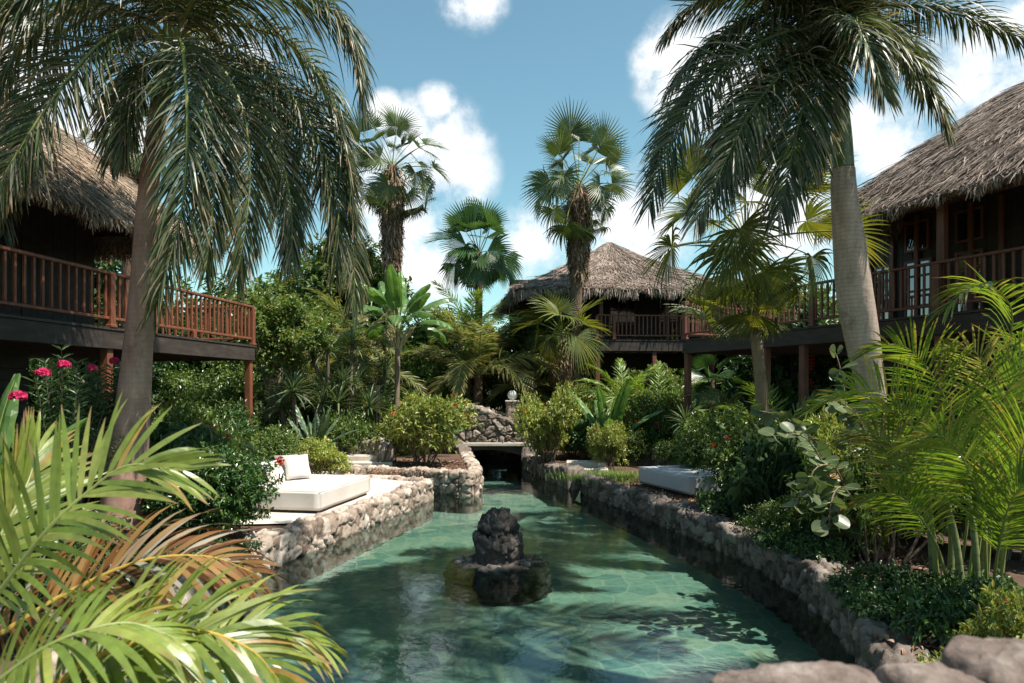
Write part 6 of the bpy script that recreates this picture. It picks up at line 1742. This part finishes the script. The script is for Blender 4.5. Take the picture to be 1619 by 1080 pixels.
# ---------------------------------------------------------------- areca fronds close to the photographer, lower left
NF = [
    ([(-60, 1010, 2.7), (0, 935, 2.7), (74, 839, 2.7), (141, 776, 2.75), (205, 735, 2.8), (290, 745, 2.9)], dict(roll=-62, droop=.45, L=.40, a0=66, a1=24, n=30)),
    ([(20, 1115, 2.3), (90, 1080, 2.3), (150, 1040, 2.3), (255, 1004, 2.32), (330, 1000, 2.35), (400, 1030, 2.4), (440, 1075, 2.45)], dict(roll=-38, droop=.85, L=.42, a0=66, a1=26, n=38, stalk='rachis_gold')),
    ([(-80, 1060, 3.0), (20, 990, 3.0), (120, 930, 3.05), (230, 885, 3.1), (330, 880, 3.2), (400, 905, 3.3)], dict(roll=-40, droop=1.0, L=.42, mat='dry_frond', stalk='rachis_gold', n=46, a0=60)),
    ([(-90, 960, 2.8), (-20, 880, 2.9), (20, 810, 3.0), (45, 760, 3.1), (60, 710, 3.2)], dict(roll=-75, droop=.25, L=.40, a0=45, a1=15, n=34)),
    ([(-60, 1130, 2.1), (20, 1060, 2.1), (100, 1010, 2.12), (200, 985, 2.2), (280, 1010, 2.25)], dict(roll=-20, droop=1.1, L=.36, n=30)),
    ([(30, 1150, 2.25), (150, 1075, 2.35), (300, 1010, 2.6), (420, 985, 2.75), (510, 1020, 2.85)], dict(roll=-30, droop=.9, L=.36, n=30, a1=22)),
]
bn = np.array([-2.3, 2.6, .36])
nr = traced_palm('areca_palm', 'large yellow green areca palm with brown dead leaflets close to the viewer', bn, None, None, None, NF, 304, 'near_leaf', 'rachis', .5, .025, 34, 'areca palms', t0=.16, plum=.06, lift=.3, twist=.16, r0=.013, st=9, jit=.06)
for k in range(4):
    mb = MB(); tube(mb, catmull([[-2.5 + k * .16, 2.5 + (k % 2) * .25, 0.1], [-2.45 + k * .14, 2.5 + (k % 2) * .2, .9], [-2.2 + k * .1, 2.55 + (k % 2) * .15, 1.55]], 14), np.linspace(.045, .022, 14), 10); mb.build('cane', M['cane'], nr, bn, True)

# ---------------------------------------------------------------- trees behind
tree('fork', 'leafy tree with a leaning forked pale trunk beside the end of the left deck', 405, 20.5, 1.02, rz=.3)
tree('broad', 'light leafy tree behind the corner of the left deck', 465, 25.0, 1.12)
tree('darkmass', 'dark dense tree behind the yuccas', 545, 26.5, 1.2)
tree('broad', 'light leafy tree behind the tall yucca', 520, 29.5, 1.75)
tree('dense', 'tall green tree far behind the forked tree', 430, 30.0, 1.75)
tree('dense', 'green tree left of the bird of paradise tree', 600, 28.5, 1.35)
tree('darkmass', 'dark tree behind the feather palm at the centre', 715, 31.5, 1.15)
tree('dense', 'green tree behind the globe lamps', 800, 31.0, 1.2)
tree('dense', 'small bright tree between the feather palm and the dark fan palm', 670, 27.0, .95)
tree('darkmass', 'dark tree beside the wall of the distant house', 850, 29.5, 1.0)
tree('dense', 'low tree in front of the stilts of the distant house', 985, 25.5, .66)
tree('broad', 'light low tree at the corner where the two decks meet', 1035, 24.5, .62)
tree('dense', 'tree growing at the outer corner of the right house', 1080, 27.0, .7)
tree('darkmass', 'dark tree behind the stilts of the right house', 1150, 30.0, .85)
tree('broad', 'sunlit tree far behind the garden stairs', 1260, 33.0, 1.0)
tree('darkmass', 'dark tree behind the left house', 300, 27.0, 1.1)
tree('darkmass', 'dark tree beyond the stilts under the left deck', 210, 22.5, .8)
tree('dense', 'green tree under the left deck beside its corner post', 345, 23.0, .8)
tree('darkmass', 'dark tree at the far left behind the house stilts', 60, 21.0, .85)
tree('darkmass', 'dark tree beyond the right house terrace', 1330, 30.0, 1.3)
tree('broad', 'leafy tree above the terrace of the right house', 1225, 27.5, 1.25)
tree('dense', 'tree at the back between the distant house and the right house', 1150, 35.0, 1.3)

tree('darkmass', 'tall dark tree behind the porch of the left house', 85, 25.5, 1.75)
tree('dense', 'tall green tree behind the open end of the left porch', 165, 27.0, 1.6)
tree('dense', 'tall green tree behind the open terrace of the right house', 1290, 24.5, 1.35)
tree('darkmass', 'dark tree just beyond the terrace railing of the right house', 1245, 23.0, 1.0)

# ---------------------------------------------------------------- grass and leaf litter
g_ = np.random.default_rng(77)
n = 2600; mb = MB()
c0 = np.array([2.45, 17.6]); pp = c0 + g_.normal(0, 1, (n, 2)) * [.55, .55]
az = g_.uniform(0, 6.28, n); h = g_.uniform(.06, .15, n)
p0 = np.stack([pp[:, 0], pp[:, 1], np.full(n, .36)], 1); od = np.stack([np.cos(az), np.sin(az), az * 0], 1)
C = np.stack([p0, p0 + UP * (h * .6)[:, None] + od * (h * .2)[:, None], p0 + UP * h[:, None] + od * (h * .6)[:, None]], 1)
sd = np.cross(od, UP); ribbons(mb, C, sd[:, None] * (np.array([1, .8, .1]) * .006)[None, :, None])
tag(mb.build('grass', M['grass']), 'small patch of green grass behind the right pool wall', 'grass', kind='stuff')
n = 5200; mb = MB()
rp = catmull(np.array(RIGHT_EDGE), n); t = nrm(np.gradient(rp, axis=0)); off = g_.uniform(.05, 1.9, n) ** 1.0
lx = rp + np.stack([-t[:, 1], t[:, 0]], 1) * -1 * 0 + np.stack([off, off * .15], 1)
zz = np.where(off < .42, .445, .37) + g_.uniform(0, .02, n)
d = np.stack([np.cos(g_.uniform(0, 6.28, n)), np.sin(g_.uniform(0, 6.28, n)), g_.normal(0, .25, n)], 1)
keep = (off > .45) | (g_.uniform(0, 1, n) < .25)
leaves(mb, np.stack([lx[:, 0], lx[:, 1], zz], 1)[keep], d[keep], UP + .3 * g_.normal(size=(keep.sum(), 3)), g_.uniform(.04, .10, keep.sum()), g_.uniform(.02, .045, keep.sum()), .3, .3)
n2 = 1500; q = np.stack([g_.uniform(-3.6, -1.1, n2), g_.uniform(17.3, 20.5, n2), np.full(n2, .53)], 1)
leaves(mb, q, rand_dir(n2, g_) * [1, 1, .25], UP + .3 * g_.normal(size=(n2, 3)), .07, .035, .3, .3)
tag(mb.build('leaf_litter', M['litter']), 'dry reddish leaf litter on the soil of the right bank', 'leaf litter', kind='stuff')
